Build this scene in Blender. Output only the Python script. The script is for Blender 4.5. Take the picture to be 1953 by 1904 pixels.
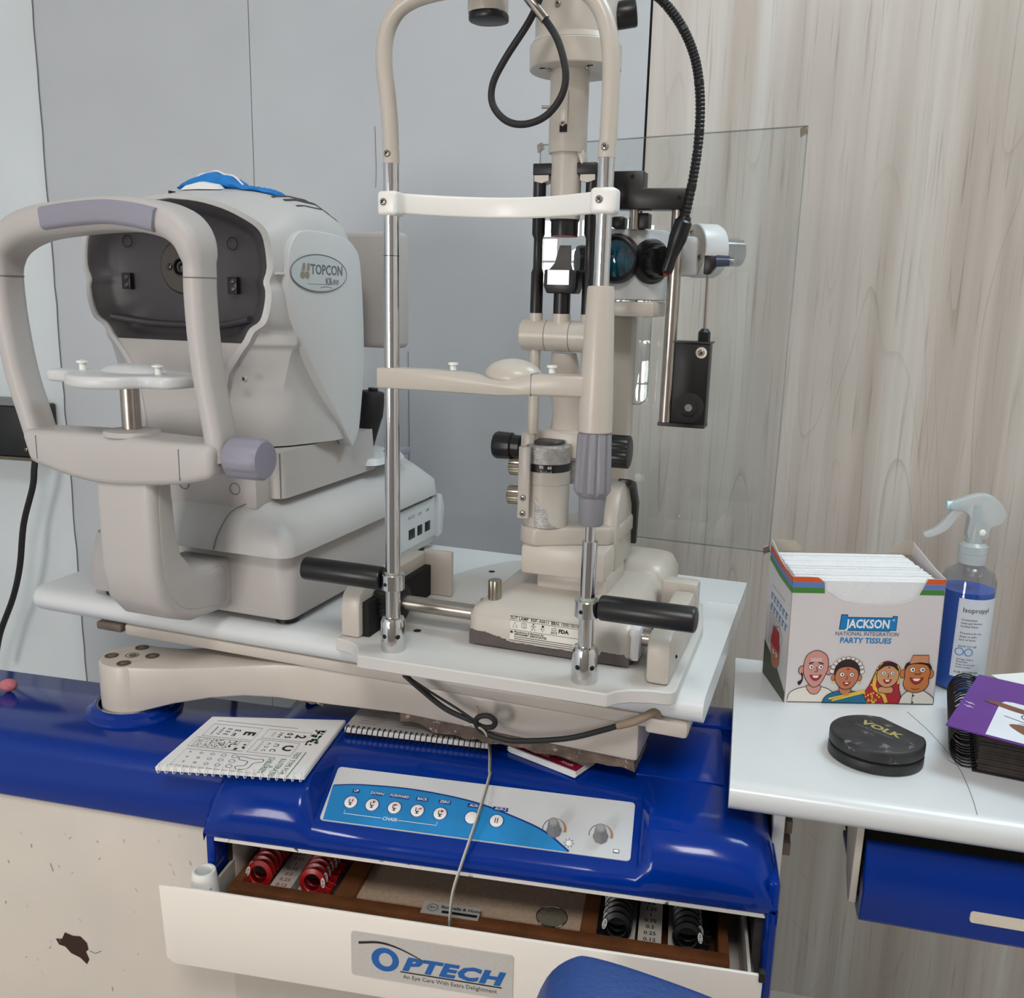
import bpy, bmesh, math, random
from math import sin, cos, pi, radians, hypot, atan2, sqrt
from mathutils import Vector, Matrix
random.seed(7)
for o in list(bpy.data.objects): bpy.data.objects.remove(o)
scn = bpy.context.scene; COL = scn.collection

# ------------------------------------------------------------------ camera, world, lights, exposure
cam = bpy.data.cameras.new('camera'); camo = bpy.data.objects.new('camera', cam); COL.objects.link(camo)
cam.sensor_fit = 'HORIZONTAL'; cam.sensor_width = 36; cam.lens = 1750 / 1953 * 36; cam.clip_start = .02
cm = Matrix(((0.99970456, -0.02430625, 0.0), (0.00523139, 0.21516464, -0.97656378), (0.0237366, 0.97627526, 0.21522823))).to_4x4()
cm.translation = (0, 0, 1.28); camo.matrix_world = cm
scn.camera = camo
wd = bpy.data.worlds.new('daylight'); scn.world = wd; wd.use_nodes = True
bg = wd.node_tree.nodes['Background']; bg.inputs[0].default_value = (.80, .88, 1, 1); bg.inputs[1].default_value = 1.0
scn.view_settings.view_transform = 'Standard'; scn.view_settings.look = 'None'
scn.view_settings.exposure = 0.15; scn.view_settings.gamma = 1; scn.view_settings.use_curve_mapping = False
LAMP_MAIN, LAMP_FILL, LAMP_WINDOW = 11.5, 20.0, 30.0
def area(name, loc, target, sx, sy, power, color):
    l = bpy.data.lights.new(name, 'AREA'); l.shape = 'RECTANGLE'; l.size = sx; l.size_y = sy; l.energy = power; l.color = color
    o = bpy.data.objects.new(name, l); COL.objects.link(o); o.location = loc
    o.rotation_euler = (Vector(target) - Vector(loc)).to_track_quat('-Z', 'Y').to_euler()
    return o
area('panel_light_main', (1.0, .95, 2.655), (1.0, .95, 0), .58, .58, LAMP_MAIN, (.66, .89, 1))
area('panel_light_fill', (-.1, -.7, 2.655), (-.1, -.7, 0), .58, .58, LAMP_FILL, (1, .955, .92))
wl_o = Matrix.Translation((0, 1.62, 0)) @ Matrix.Rotation(radians(-12), 4, 'Z')
area('window_daylight', wl_o @ Vector((-.99, -3.42, 1.23)), wl_o @ Vector((-.80, 0, 1.23)), .66, .84, LAMP_WINDOW, (1, .955, .92))

# ------------------------------------------------------------------ materials
def srgb(*c):
    return tuple(((v / 255) / 12.92 if v / 255 <= .04045 else ((v / 255 + .055) / 1.055) ** 2.4) for v in c) + (1,)
MATS = {}
def mat(name, col, rough=.5, metal=0, coat=0, var=0, scale=30, bump=0, spec=.5, emit=0, spots=None, coords='Object'):
    if name in MATS: return MATS[name]
    m = bpy.data.materials.new(name); m.use_nodes = True; nt = m.node_tree; b = nt.nodes['Principled BSDF']
    c = srgb(*col)
    b.inputs['Base Color'].default_value = c; b.inputs['Roughness'].default_value = rough; b.inputs['Metallic'].default_value = metal
    b.inputs['Coat Weight'].default_value = coat; b.inputs['Coat Roughness'].default_value = .06; b.inputs['Specular IOR Level'].default_value = spec
    if emit: b.inputs['Emission Color'].default_value = c; b.inputs['Emission Strength'].default_value = emit
    tc = nt.nodes.new('ShaderNodeTexCoord')
    last = None
    if var:
        n = nt.nodes.new('ShaderNodeTexNoise'); n.inputs['Scale'].default_value = scale; n.inputs['Detail'].default_value = 5
        nt.links.new(tc.outputs[coords], n.inputs['Vector'])
        r = nt.nodes.new('ShaderNodeValToRGB'); r.color_ramp.elements[0].position = .3; r.color_ramp.elements[1].position = .7
        r.color_ramp.elements[0].color = tuple(max(0, v * (1 - var)) for v in c[:3]) + (1,)
        r.color_ramp.elements[1].color = tuple(min(1, v * (1 + var)) for v in c[:3]) + (1,)
        nt.links.new(n.outputs['Fac'], r.inputs[0]); last = r.outputs[0]
    if spots:
        scol, ssc, thr = spots
        n2 = nt.nodes.new('ShaderNodeTexNoise'); n2.inputs['Scale'].default_value = ssc; n2.inputs['Detail'].default_value = 6; n2.inputs['Roughness'].default_value = .65
        nt.links.new(tc.outputs[coords], n2.inputs['Vector'])
        r2 = nt.nodes.new('ShaderNodeValToRGB'); r2.color_ramp.elements[0].position = thr; r2.color_ramp.elements[1].position = thr + .03
        nt.links.new(n2.outputs['Fac'], r2.inputs[0])
        mx = nt.nodes.new('ShaderNodeMixRGB'); mx.inputs[1].default_value = c; mx.inputs[2].default_value = srgb(*scol)
        nt.links.new(r2.outputs[0], mx.inputs[0])
        if last: nt.links.new(last, mx.inputs[1])
        last = mx.outputs[0]
    if last: nt.links.new(last, b.inputs['Base Color'])
    if bump:
        n3 = nt.nodes.new('ShaderNodeTexNoise'); n3.inputs['Scale'].default_value = scale * 6
        nt.links.new(tc.outputs[coords], n3.inputs['Vector'])
        bp = nt.nodes.new('ShaderNodeBump'); bp.inputs['Strength'].default_value = bump; bp.inputs['Distance'].default_value = .002
        nt.links.new(n3.outputs['Fac'], bp.inputs['Height']); nt.links.new(bp.outputs[0], b.inputs['Normal'])
    MATS[name] = m; return m
def clear(name, tint=(255, 255, 255), refl=1.0, rough=.01):
    if name in MATS: return MATS[name]
    m = bpy.data.materials.new(name); m.use_nodes = True; nt = m.node_tree; nt.nodes.remove(nt.nodes['Principled BSDF'])
    out = nt.nodes['Material Output']; t = nt.nodes.new('ShaderNodeBsdfTransparent'); t.inputs[0].default_value = srgb(*tint)
    g = nt.nodes.new('ShaderNodeBsdfGlossy'); g.inputs['Roughness'].default_value = rough
    fr = nt.nodes.new('ShaderNodeLayerWeight'); fr.inputs['Blend'].default_value = .5
    pw_ = nt.nodes.new('ShaderNodeMath'); pw_.operation = 'POWER'; pw_.inputs[1].default_value = 5; nt.links.new(fr.outputs['Facing'], pw_.inputs[0])
    ma_ = nt.nodes.new('ShaderNodeMath'); ma_.operation = 'MULTIPLY_ADD'; ma_.inputs[1].default_value = .93; ma_.inputs[2].default_value = .045; nt.links.new(pw_.outputs[0], ma_.inputs[0])
    mu = nt.nodes.new('ShaderNodeMath'); mu.operation = 'MULTIPLY'; mu.inputs[1].default_value = refl; mu.use_clamp = True
    nt.links.new(ma_.outputs[0], mu.inputs[0])
    mx = nt.nodes.new('ShaderNodeMixShader'); nt.links.new(mu.outputs[0], mx.inputs[0]); nt.links.new(t.outputs[0], mx.inputs[1]); nt.links.new(g.outputs[0], mx.inputs[2])
    nt.links.new(mx.outputs[0], out.inputs[0]); MATS[name] = m; return m
def woodwall():
    m = bpy.data.materials.new('wood_laminate'); m.use_nodes = True; nt = m.node_tree; b = nt.nodes['Principled BSDF']; N = nt.nodes.new; L = nt.links.new
    b.inputs['Roughness'].default_value = .42
    tc = N('ShaderNodeTexCoord')
    def noise(sx, sz, scale, det, dist=0, off=0):
        mp = N('ShaderNodeMapping'); mp.inputs['Scale'].default_value = (sx, 1, sz); mp.inputs['Location'].default_value = (off, 0, off)
        L(tc.outputs['Object'], mp.inputs[0]); n = N('ShaderNodeTexNoise'); n.inputs['Scale'].default_value = scale; n.inputs['Detail'].default_value = det
        n.inputs['Distortion'].default_value = dist; L(mp.outputs[0], n.inputs['Vector']); return n.outputs['Fac']
    def ramp(src, stops):
        r = N('ShaderNodeValToRGB'); e = r.color_ramp.elements
        while len(e) < len(stops): e.new(.5)
        for k, (p, c) in enumerate(stops): e[k].position = p; e[k].color = c if len(c) == 4 else c + (1,)
        L(src, r.inputs[0]); return r.outputs[0]
    base = ramp(noise(9, .25, 1.0, 2.5, .2), [(.30, srgb(184, 173, 163)), (.45, srgb(204, 195, 187)), (.58, srgb(214, 210, 204)), (.72, srgb(190, 178, 168))])
    streak = ramp(noise(34, .9, 1.0, 4, .5, 3), [(.40, (1, 1, 1)), (.72, (.80, .765, .735))])
    fleck = ramp(noise(190, 5, 1.0, 3, .2, 7), [(.58, (1, 1, 1)), (.72, (.66, .62, .59))])
    # cathedral grain: contour lines of a stretched noise field
    f = noise(6, .55, 1.0, 1.5, .3, 9)
    k = N('ShaderNodeMath'); k.operation = 'MULTIPLY'; k.inputs[1].default_value = 26; L(f, k.inputs[0])
    fr = N('ShaderNodeMath'); fr.operation = 'FRACT'; L(k.outputs[0], fr.inputs[0])
    rings = ramp(fr.outputs[0], [(0, (.72, .67, .62)), (.10, (1, 1, 1)), (1, (1, 1, 1))])
    m1 = N('ShaderNodeMixRGB'); m1.blend_type = 'MULTIPLY'; m1.inputs[0].default_value = .8; L(base, m1.inputs[1]); L(streak, m1.inputs[2])
    m0 = N('ShaderNodeMixRGB'); m0.blend_type = 'MULTIPLY'; m0.inputs[0].default_value = .7; L(m1.outputs[0], m0.inputs[1]); L(fleck, m0.inputs[2])
    msk = ramp(noise(9, 1.5, 1.0, 2, 0, 20), [(.46, (0, 0, 0)), (.60, (.7, .7, .7))])
    m2 = N('ShaderNodeMixRGB'); m2.blend_type = 'MULTIPLY'; L(msk, m2.inputs[0]); L(m0.outputs[0], m2.inputs[1]); L(rings, m2.inputs[2])
    L(m2.outputs[0], b.inputs['Base Color']); return m

M_wall = mat('grey_wall_paint', (195, 199, 204), .55, var=.03, scale=6, bump=.05)
M_wall2 = mat('white_wall_paint', (222, 229, 232), .7, var=.04, scale=5, bump=.25, spots=((185, 195, 198), 11, .70))
M_cream = mat('cream_metal', (192, 184, 174), .32, var=.02, scale=12)
M_cream_worn = mat('cream_worn', (200, 191, 181), .35, var=.03, scale=20, spots=((60, 50, 46), 55, .745))
M_white = mat('white_laminate', (217, 220, 221), .25, var=.012, scale=14, spots=((150, 145, 138), 160, .80))
M_plast = mat('instrument_plastic', (187, 182, 179), .45, var=.01, scale=10)  # warm grey plastic; on the head's lower face this tone stands in for shade
M_plastm = mat('instrument_plastic_half_shade', (198, 197, 196), .42, var=.01, scale=10)  # whitish head plastic toned down, part of its shade put into the colour
M_plastw = mat('instrument_plastic_white', (208, 210, 211), .35)
M_lilac = mat('lilac_rubber', (142, 140, 154), .5)
M_dark = mat('dark_mask', (62, 58, 62), .42, var=.05, scale=200)
M_blk = mat('black_plastic', (18, 18, 20), .35)
M_blkr = mat('black_rubber', (26, 25, 26), .6, var=.15, scale=300, bump=.2)
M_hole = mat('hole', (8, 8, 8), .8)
M_blue = mat('blue_gloss', (0, 46, 138), .14, coat=.1, spec=.25, var=.05, scale=5, spots=((220, 225, 235), 130, .80))
M_chrome = mat('chrome', (214, 214, 216), .08, 1)
M_steel = mat('brushed_steel', (176, 168, 160), .28, 1, var=.06, scale=80)
M_knurl = mat('knurled_steel', (170, 162, 148), .3, 1)
M_grip = mat('grey_grip', (132, 131, 138), .42)
M_rust = mat('rusty_bare', (104, 90, 78), .8, var=.35, scale=60, bump=.6, spots=((170, 160, 150), 90, .62))
M_worn = mat('worn_metal', (176, 174, 172), .38, .6, var=.25, scale=130, bump=.4)
M_wood = woodwall()
M_tray = mat('tray_wood', (112, 68, 38), .5, var=.22, scale=40)
M_fibre = mat('fibreboard', (196, 170, 146), .9, var=.12, scale=220, spots=((160, 120, 95), 120, .66))
M_red = mat('red_rim', (168, 22, 24), .3)
M_paper = mat('paper', (232, 232, 230), .8)
M_tissue = mat('tissue', (240, 241, 243), .9, bump=.7, scale=160)
M_ink = mat('ink_black', (22, 22, 24), .6)
M_inkg = mat('ink_green', (40, 92, 50), .6)
M_inkgrey = mat('ink_grey', (112, 112, 116), .6)
M_gold = mat('ink_tan', (150, 140, 125), .5)
M_floor = mat('floor_tile', (186, 178, 170), .4, var=.06, scale=4)
M_ceil = mat('ceiling_paint', (236, 234, 230), .8)
M_front = mat('front_wall_paint', (160, 152, 146), .8)
M_clear = clear('clear_acrylic', (248, 250, 250), 1.0)
M_glass = clear('lens_glass', (235, 240, 240), 1.2)
M_lamp = mat('lamp_diffuser', (245, 250, 255), .5, emit=3)
M_pvc = mat('white_plastic', (238, 238, 234), .3)
M_tape = mat('brown_tape', (150, 132, 112), .7, var=.1, scale=90)
M_rustspot = mat('cream_rusted', (194, 186, 176), .4, spots=((150, 92, 50), 60, .70))

# ------------------------------------------------------------------ mesh helpers
class B:
    """collects shapes into one mesh"""
    def __init__(s): s.bm = bmesh.new()
    def _add(s, t, M=None, bev=0, seg=2, ang=35):
        if bev:
            bmesh.ops.remove_doubles(t, verts=t.verts, dist=1e-6)
            bmesh.ops.recalc_face_normals(t, faces=t.faces)
            es = [e for e in t.edges if len(e.link_faces) == 2 and e.calc_face_angle(0) > radians(ang)]
            bmesh.ops.bevel(t, geom=es, offset=bev, segments=seg, affect='EDGES', profile=.5, clamp_overlap=True)
        if M is not None: bmesh.ops.transform(t, matrix=M, verts=t.verts)
        me = bpy.data.meshes.new('t'); t.to_mesh(me); t.free(); s.bm.from_mesh(me); bpy.data.meshes.remove(me); return s
    def box(s, x0, x1, y0, y1, z0, z1, bev=0, seg=2, M=None):
        t = bmesh.new(); v = [t.verts.new(p) for p in ((x0, y0, z0), (x1, y0, z0), (x1, y1, z0), (x0, y1, z0), (x0, y0, z1), (x1, y0, z1), (x1, y1, z1), (x0, y1, z1))]
        for f in ((3, 2, 1, 0), (4, 5, 6, 7), (0, 1, 5, 4), (1, 2, 6, 5), (2, 3, 7, 6), (3, 0, 4, 7)): t.faces.new([v[i] for i in f])
        return s._add(t, M, bev, seg)
    def loft(s, loops, cap0=True, cap1=True, closed=True, M=None, bev=0, seg=2, ang=35):
        t = bmesh.new(); R = [[t.verts.new(p) for p in l] for l in loops]; n = len(R[0])
        for a, b in zip(R, R[1:]):
            for i in range(n if closed else n - 1):
                j = (i + 1) % n
                try: t.faces.new((a[i], a[j], b[j], b[i]))
                except ValueError: pass
        if cap0: t.faces.new(R[0][::-1])
        if cap1: t.faces.new(R[-1])
        bmesh.ops.recalc_face_normals(t, faces=t.faces)
        return s._add(t, M, bev, seg, ang)
    def prism(s, poly, a, b, plane='xy', bev=0, seg=2, ang=35, M=None):
        f = {'xy': lambda p, h: (p[0], p[1], h), 'xz': lambda p, h: (p[0], h, p[1]), 'yz': lambda p, h: (h, p[0], p[1])}[plane]
        return s.loft([[f(p, a) for p in poly], [f(p, b) for p in poly]], M=M, bev=bev, seg=seg, ang=ang)
    def lathe(s, prof, p0=(0, 0, 0), p1=(0, 0, 1), n=32, cap=True, M=None, rib=None):
        """prof: (radius, distance along axis from p0); rib(angle, r) may modulate the radius"""
        p0 = Vector(p0); ax = (Vector(p1) - p0).normalized()
        u = ax.orthogonal().normalized(); w = ax.cross(u)
        loops = []
        for r, h in prof:
            l = []
            for k in range(n):
                a = 2 * pi * k / n; rr = rib(k, r) if rib else r
                l.append(p0 + ax * h + (u * cos(a) + w * sin(a)) * max(rr, 1e-5))
            loops.append(l)
        return s.loft(loops, cap, cap, M=M)
    def cyl(s, p0, p1, r, r1=None, n=28, bev=0, M=None, rib=None):
        L = (Vector(p1) - Vector(p0)).length; r1 = r if r1 is None else r1
        pr = [(r, 0), (r1, L)]
        if bev: pr = [(r - bev, 0), (r - bev * .3, bev * .3), (r, bev), (r1, L - bev), (r1 - bev * .3, L - bev * .3), (r1 - bev, L)]
        return s.lathe(pr, p0, p1, n, M=M, rib=rib)
    def knob(s, p0, p1, r, ribs=24, depth=.06, bev=.001):
        return s.cyl(p0, p1, r, n=ribs * 2, bev=bev, rib=lambda k, rr: rr * (1 - depth * (k % 2)))
    def sweep(s, path, prof, up=(0, 0, 1), closed=False, cap=True, M=None, scale=None):
        P = [Vector(p) for p in path]; n = len(P); loops = []; up = Vector(up)
        for i, p in enumerate(P):
            a = P[i - 1] if (i > 0 or closed) else P[i]; b = P[(i + 1) % n] if (i < n - 1 or closed) else P[i]
            t = (b - a).normalized(); sd = t.cross(up)
            sd = sd.normalized() if sd.length > 1e-6 else Vector((1, 0, 0)); u2 = sd.cross(t).normalized(); k = scale[i] if scale else 1
            loops.append([p + sd * q[0] * k + u2 * q[1] * k for q in prof])
        if closed: loops.append(loops[0]); cap = False
        return s.loft(loops, cap, cap, M=M)
    def tube(s, path, r, n=10, closed=False, sub=4, M=None, scale=None):
        P = smooth(path, sub, closed) if sub > 1 else [Vector(p) for p in path]
        # parallel transport
        m = len(P); T = []
        for i in range(m):
            a = P[i - 1] if (i > 0 or closed) else P[i]; b = P[(i + 1) % m] if (i < m - 1 or closed) else P[i]
            T.append((b - a).normalized())
        u = T[0].orthogonal().normalized(); loops = []
        for i in range(m):
            u = (u - T[i] * u.dot(T[i])).normalized(); w = T[i].cross(u); rr = r(i / (m - 1)) if callable(r) else r
            loops.append([P[i] + (u * cos(2 * pi * k / n) + w * sin(2 * pi * k / n)) * rr for k in range(n)])
        if closed: loops.append(loops[0])
        return s.loft(loops, not closed, not closed, M=M)
    def ball(s, c, rx, ry=None, rz=None, n=24, m=14, lo=-pi / 2, hi=pi / 2, M=None):
        ry = ry or rx; rz = rz or rx; loops = []
        for i in range(m + 1):
            a = lo + (hi - lo) * i / m; q = max(cos(a), 1e-4)
            loops.append([(c[0] + rx * q * cos(2 * pi * k / n), c[1] + ry * q * sin(2 * pi * k / n), c[2] + rz * sin(a)) for k in range(n)])
        return s.loft(loops, M=M)
    def make(s, name, m, parent=None, label=None, ang=32, shade=True, kind=None):
        me = bpy.data.meshes.new(name); s.bm.to_mesh(me); s.bm.free()
        if shade:
            me.polygons.foreach_set('use_smooth', [True] * len(me.polygons)); me.set_sharp_from_angle(angle=radians(ang))
        me.materials.append(m); o = bpy.data.objects.new(name, me); COL.objects.link(o)
        if parent: o.parent = parent
        if label: o['label'] = label
        if kind: o['kind'] = kind
        return o
def smooth(path, sub=6, closed=False):
    P = [Vector(p) for p in path]; n = len(P); out = []
    rng = range(n if closed else n - 1)
    for i in rng:
        p0 = P[i - 1] if (i > 0 or closed) else P[0] * 2 - P[1]; p1 = P[i]; p2 = P[(i + 1) % n]
        p3 = P[(i + 2) % n] if (i + 2 < n or closed) else P[-1] * 2 - P[-2]
        for k in range(sub):
            t = k / sub
            out.append(.5 * ((2 * p1) + (p2 - p0) * t + (2 * p0 - 5 * p1 + 4 * p2 - p3) * t * t + (3 * p1 - p0 - 3 * p2 + p3) * t ** 3))
    if not closed: out.append(P[-1])
    return out
def rrect(w, h, r, n=4):
    out = []
    for cx, cy, a0 in ((w / 2 - r, h / 2 - r, 0), (-w / 2 + r, h / 2 - r, 90), (-w / 2 + r, -h / 2 + r, 180), (w / 2 - r, -h / 2 + r, 270)):
        for k in range(n + 1):
            a = radians(a0 + 90 * k / n); out.append((cx + r * cos(a), cy + r * sin(a)))
    return out
def ell(cx, cy, rx, ry, n=28, a0=0, a1=360):
    full = abs(a1 - a0) >= 360; m = n if full else n + 1
    return [(cx + rx * cos(radians(a0 + (a1 - a0) * k / n)), cy + ry * sin(radians(a0 + (a1 - a0) * k / n))) for k in range(m)]
def sm2(pts, sub=5, closed=False): return [(v.x, v.y) for v in smooth([(p[0], p[1], 0) for p in pts], sub, closed)]
def thing(name, label, cat, loc=(0, 0, 0), rz=0, group=None):
    o = bpy.data.objects.new(name, None); COL.objects.link(o); o.location = loc; o.rotation_euler = (0, 0, radians(rz)); o.empty_display_size = .05
    o['label'] = label; o['category'] = cat
    if group: o['group'] = group
    return o
def tag(o, label, cat, group=None):
    o['label'] = label; o['category'] = cat
    if group: o['group'] = group
    return o
def place(o, loc, rz=0): o.location = loc; o.rotation_euler = (0, 0, radians(rz)); return o
FONTCACHE = {}
def glyphs(txt, size, align, bold, shear, spacing, sx):
    key = (txt, size, align, bold, shear, spacing, sx)
    c = bpy.data.curves.new('t', 'FONT'); c.body = txt; c.size = size; c.align_x = align; c.align_y = 'CENTER'; c.offset = bold * size; c.shear = shear
    c.space_character = spacing; c.resolution_u = 2; c.fill_mode = 'FRONT'
    o = bpy.data.objects.new('t', c); me = bpy.data.meshes.new_from_object(o); bpy.data.objects.remove(o); bpy.data.curves.remove(c)
    vs = [(v.co.x * sx, v.co.y) for v in me.vertices]; fs = [tuple(p.vertices) for p in me.polygons]; bpy.data.meshes.remove(me); return vs, fs
class Print:
    """flat print lying on a surface: polygons, lines and lettering grouped by material"""
    def __init__(s, o, ex, ey, lift=.00025):
        s.o = Vector(o); s.ex = Vector(ex).normalized(); s.ey = Vector(ey).normalized(); s.n = s.ex.cross(s.ey); s.lift = lift; s.d = {}; s.nm = None
    def name(s, n): s.nm = n; return s
    def P(s, p, k): return s.o + s.ex * p[0] + s.ey * p[1] + s.n * (s.lift * (k + 1))
    def poly(s, pts, m, k=0):
        v, f = s.d.setdefault((s.nm, m.name), ([], [])); i = len(v); v += [s.P(p, k) for p in pts]; f.append(tuple(range(i, i + len(pts)))); return s
    def line(s, pts, w, m, k=1, closed=False):
        n = len(pts)
        L = []; Rr = []
        for i in range(n):
            a = pts[i - 1] if (i > 0 or closed) else pts[i]; b = pts[(i + 1) % n] if (i < n - 1 or closed) else pts[i]
            d = hypot(b[0] - a[0], b[1] - a[1]) or 1; nx, ny = -(b[1] - a[1]) / d * w / 2, (b[0] - a[0]) / d * w / 2
            L.append((pts[i][0] + nx, pts[i][1] + ny)); Rr.append((pts[i][0] - nx, pts[i][1] - ny))
        for i in range(n if closed else n - 1):
            j = (i + 1) % n; s.poly([Rr[i], Rr[j], L[j], L[i]], m, k)
        return s
    def text(s, t, x, y, size, m, k=1, align='CENTER', bold=0, shear=0, rot=0, spacing=1, sx=1):
        vs, fs = glyphs(t, size, align, bold, shear, spacing, sx); v, f = s.d.setdefault((s.nm, m.name), ([], [])); i = len(v); ca, sa = cos(radians(rot)), sin(radians(rot))
        v += [s.P((x + a * ca - b * sa, y + a * sa + b * ca), k) for a, b in vs]; f += [tuple(i + q for q in p) for p in fs]; return s
    def make(s, name, parent):
        r = []
        for (pn_, mn), (v, f) in s.d.items():
            name_ = pn_ or name
            me = bpy.data.meshes.new(name_); me.from_pydata([tuple(p) for p in v], [], f); me.materials.append(bpy.data.materials[mn])
            o = bpy.data.objects.new(name_, me); COL.objects.link(o); o.parent = parent; r.append(o)
        return r
def structure(o): o['kind'] = 'structure'; return o
def screw(parent, p, d, r=.003, m=None):
    p = Vector(p); d = Vector(d).normalized(); b = B(); b.lathe([(r, 0), (r, r * .3), (r * .7, r * .6), (.0001, r * .75)], p, p + d, 14)
    sc = b.make('screw', m or M_steel, parent)
    u = d.orthogonal().normalized(); w = d.cross(u); q = p + d * r * .72
    b2 = B()
    for a, c in ((u, w), (w, u)): b2.loft([[q - a * r * .6 - c * r * .12, q + a * r * .6 - c * r * .12, q + a * r * .6 + c * r * .12, q - a * r * .6 + c * r * .12], [q - a * r * .6 - c * r * .12 + d * r * .1, q + a * r * .6 - c * r * .12 + d * r * .1, q + a * r * .6 + c * r * .12 + d * r * .1, q - a * r * .6 + c * r * .12 + d * r * .1]])
    b2.make('screw_slot', M_hole, sc); return sc

# ------------------------------------------------------------------ room shell (frame turned -12 degrees, origin on the rear wall)
def room_piece(name, b, m):
    o = b.make(name, m); place(o, (0, 1.62, 0), -12); return structure(o)
HX0, HX1, HY0, HZ = -1.5, 2.3, -3.3, 2.7; EX = -.909
room_piece('floor', B().box(HX0 - .1, HX1 + .1, HY0 - .1, .12, -.1, 0), M_floor)
room_piece('ceiling', B().box(HX0 - .1, HX1 + .1, HY0 - .1, .12, HZ, HZ + .1), M_ceil)
wb = room_piece('wall_back', B().box(EX, .204, .014, .12, 0, HZ), mat('wall_gap', (60, 60, 60), .9))
for x0, x1 in ((EX, -.4858), (-.4846, .2035)):
    B().box(x0, x1, 0, .014, 0, HZ, bev=.0006, seg=1).make('panel', M_wall, wb)
for x, z0, z1 in ((-.2556, 1.46, 1.56), (-.196, .95, 1.18)):     # hairline cracks in the panel
    B().tube([(x, -.0002, z0), (x + .0012, -.0002, (z0 * 2 + z1) / 3), (x - .0006, -.0002, z1)], .0006, 6).make('crack', M_inkgrey, wb)
B().box(.2035, .2075, .004, .03, 0, HZ).make('joint', M_hole, wb)
wr = room_piece('wall_right', B().box(.2075, HX1 + .1, 0, .12, 0, HZ), M_wood)
lw = room_piece('wall_left', B().box(HX0 - .1, EX, .001, .12, 0, HZ), M_wall2)
room_piece('wall_side_left', B().box(HX0 - .1, HX0, HY0, .001, 0, HZ), M_wall2)
jg = []
for i in range(46):
    z = .3 + i * .035; jg.append((EX + .0002 + random.uniform(-.0012, .0014), -.0015, z))
B().tube(jg, .0011, 5, sub=1).make('corner_crack', M_inkgrey, lw)
room_piece('wall_side_right', B().box(HX1, HX1 + .1, HY0, .12, 0, HZ), M_ceil)
wx0, wx1, wz0, wz1 = -1.32, -.66, .80, 1.66
room_piece('wall_front', B().box(HX0 - .1, wx0, HY0 - .1, HY0, 0, HZ).box(wx1, HX1 + .1, HY0 - .1, HY0, 0, HZ).box(wx0, wx1, HY0 - .1, HY0, 0, wz0).box(wx0, wx1, HY0 - .1, HY0, wz1, HZ), M_front)
wi = room_piece('window_1', B().box(wx0, wx1, HY0 - .07, HY0 - .03, wz0, wz0 + .03).box(wx0, wx1, HY0 - .07, HY0 - .03, wz1 - .03, wz1).box(wx0, wx0 + .03, HY0 - .07, HY0 - .03, wz0, wz1).box(wx1 - .03, wx1, HY0 - .07, HY0 - .03, wz0, wz1), M_pvc)
for i in range(1, 6): B().box(wx0 + i * .11 - .005, wx0 + i * .11 + .005, HY0 - .06, HY0 - .05, wz0, wz1).make('grille_bar', M_ink, wi)
for i in range(1, 8): B().box(wx0, wx1, HY0 - .05, HY0 - .04, wz0 + i * .1075 - .005, wz0 + i * .1075 + .005).make('grille_bar', M_ink, wi)
for lx, ly, nm in ((1.0, .95, 'square ceiling light panel above the wood-clad wall'), (-.1, -.7, 'square ceiling light panel near the window wall')):
    t = thing('ceiling_light', nm, 'ceiling light', (lx, ly, 2.7))
    B().box(-.32, .32, -.32, .32, -.03, 0, bev=.004).make('frame', M_pvc, t)
    B().box(-.3, .3, -.3, .3, -.034, -.03).make('diffuser', M_lamp, t)

# ------------------------------------------------------------------ refraction unit: counter, cabinet, console, drawer
U = thing('refraction_unit', 'blue and cream refraction unit with control panel and half-open drawer', 'cabinet', (-.6764, 1.1399, 0), -13)
KM = Matrix.Translation((-.31163, .87953, 0)) @ Matrix.Rotation(radians(-10.6), 4, 'Z')
UM = Matrix.Translation((-.6764, 1.1399, 0)) @ Matrix.Rotation(radians(-13), 4, 'Z')
KU = UM.inverted() @ KM                                   # console frame expressed in the unit's frame
def kpart(b, name, m, parent=None, **k):
    o = b.make(name, m, parent or U, **k)
    if parent is None: o.matrix_local = KU
    return o
# counter: blue moulded top with rolled front
prof = [(.024, .745), (.024, .765), (.018, .77), (-.120, .77), (-.130, .768), (-.138, .762), (-.1415, .752), (-.1425, .742), (-.1465, .732), (-.1475, .722), (-.1465, .70), (-.143, .696), (-.10, .696), (-.10, .745)]
B().prism(prof, -.32, .43, 'yz').make('countertop', M_blue, U, ang=50)
B().box(-.32, .42, -.138, .02, 0, .697, bev=.004).make('cabinet_body', mat('cream_panel', (208, 200, 189), .5, var=.05, scale=7, spots=((170, 155, 135), 55, .74)), U)
ch = [(-.036, .012), (-.022, .014), (-.014, .03), (.004, .026), (.02, .028), (.034, .016), (.036, .002), (.03, -.004), (.036, -.02), (.03, -.032), (.016, -.02), (-.004, -.014), (-.016, -.002), (-.03, .0)]
pr = Print((.196, -.1383, .502), (1, 0, 0), (0, 0, 1)); pr.poly([(a * .62, b * .62) for a, b in ch], mat('bare_patch', (52, 30, 22), .9, var=.2, scale=200))
pr.line([(.024, .0), (.032, -.002), (.04, .003)], .0006, M_ink)
for _ in range(34): a_, b_ = random.uniform(-.09, .17), random.uniform(-.05, .18); pr.name('scuff_mark').line([(a_, b_), (a_ + random.uniform(-.003, .003), b_ - random.uniform(.001, .006))], random.uniform(.0003, .0009), M_gold)
pr.name('scratch'); pr.line([(-.02, .11), (-.017, .10)], .0008, M_inkgrey); 
for o_ in pr.make('paint_chip', U):
    if o_.name.startswith('scuff'): o_['kind'] = 'stuff'
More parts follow.
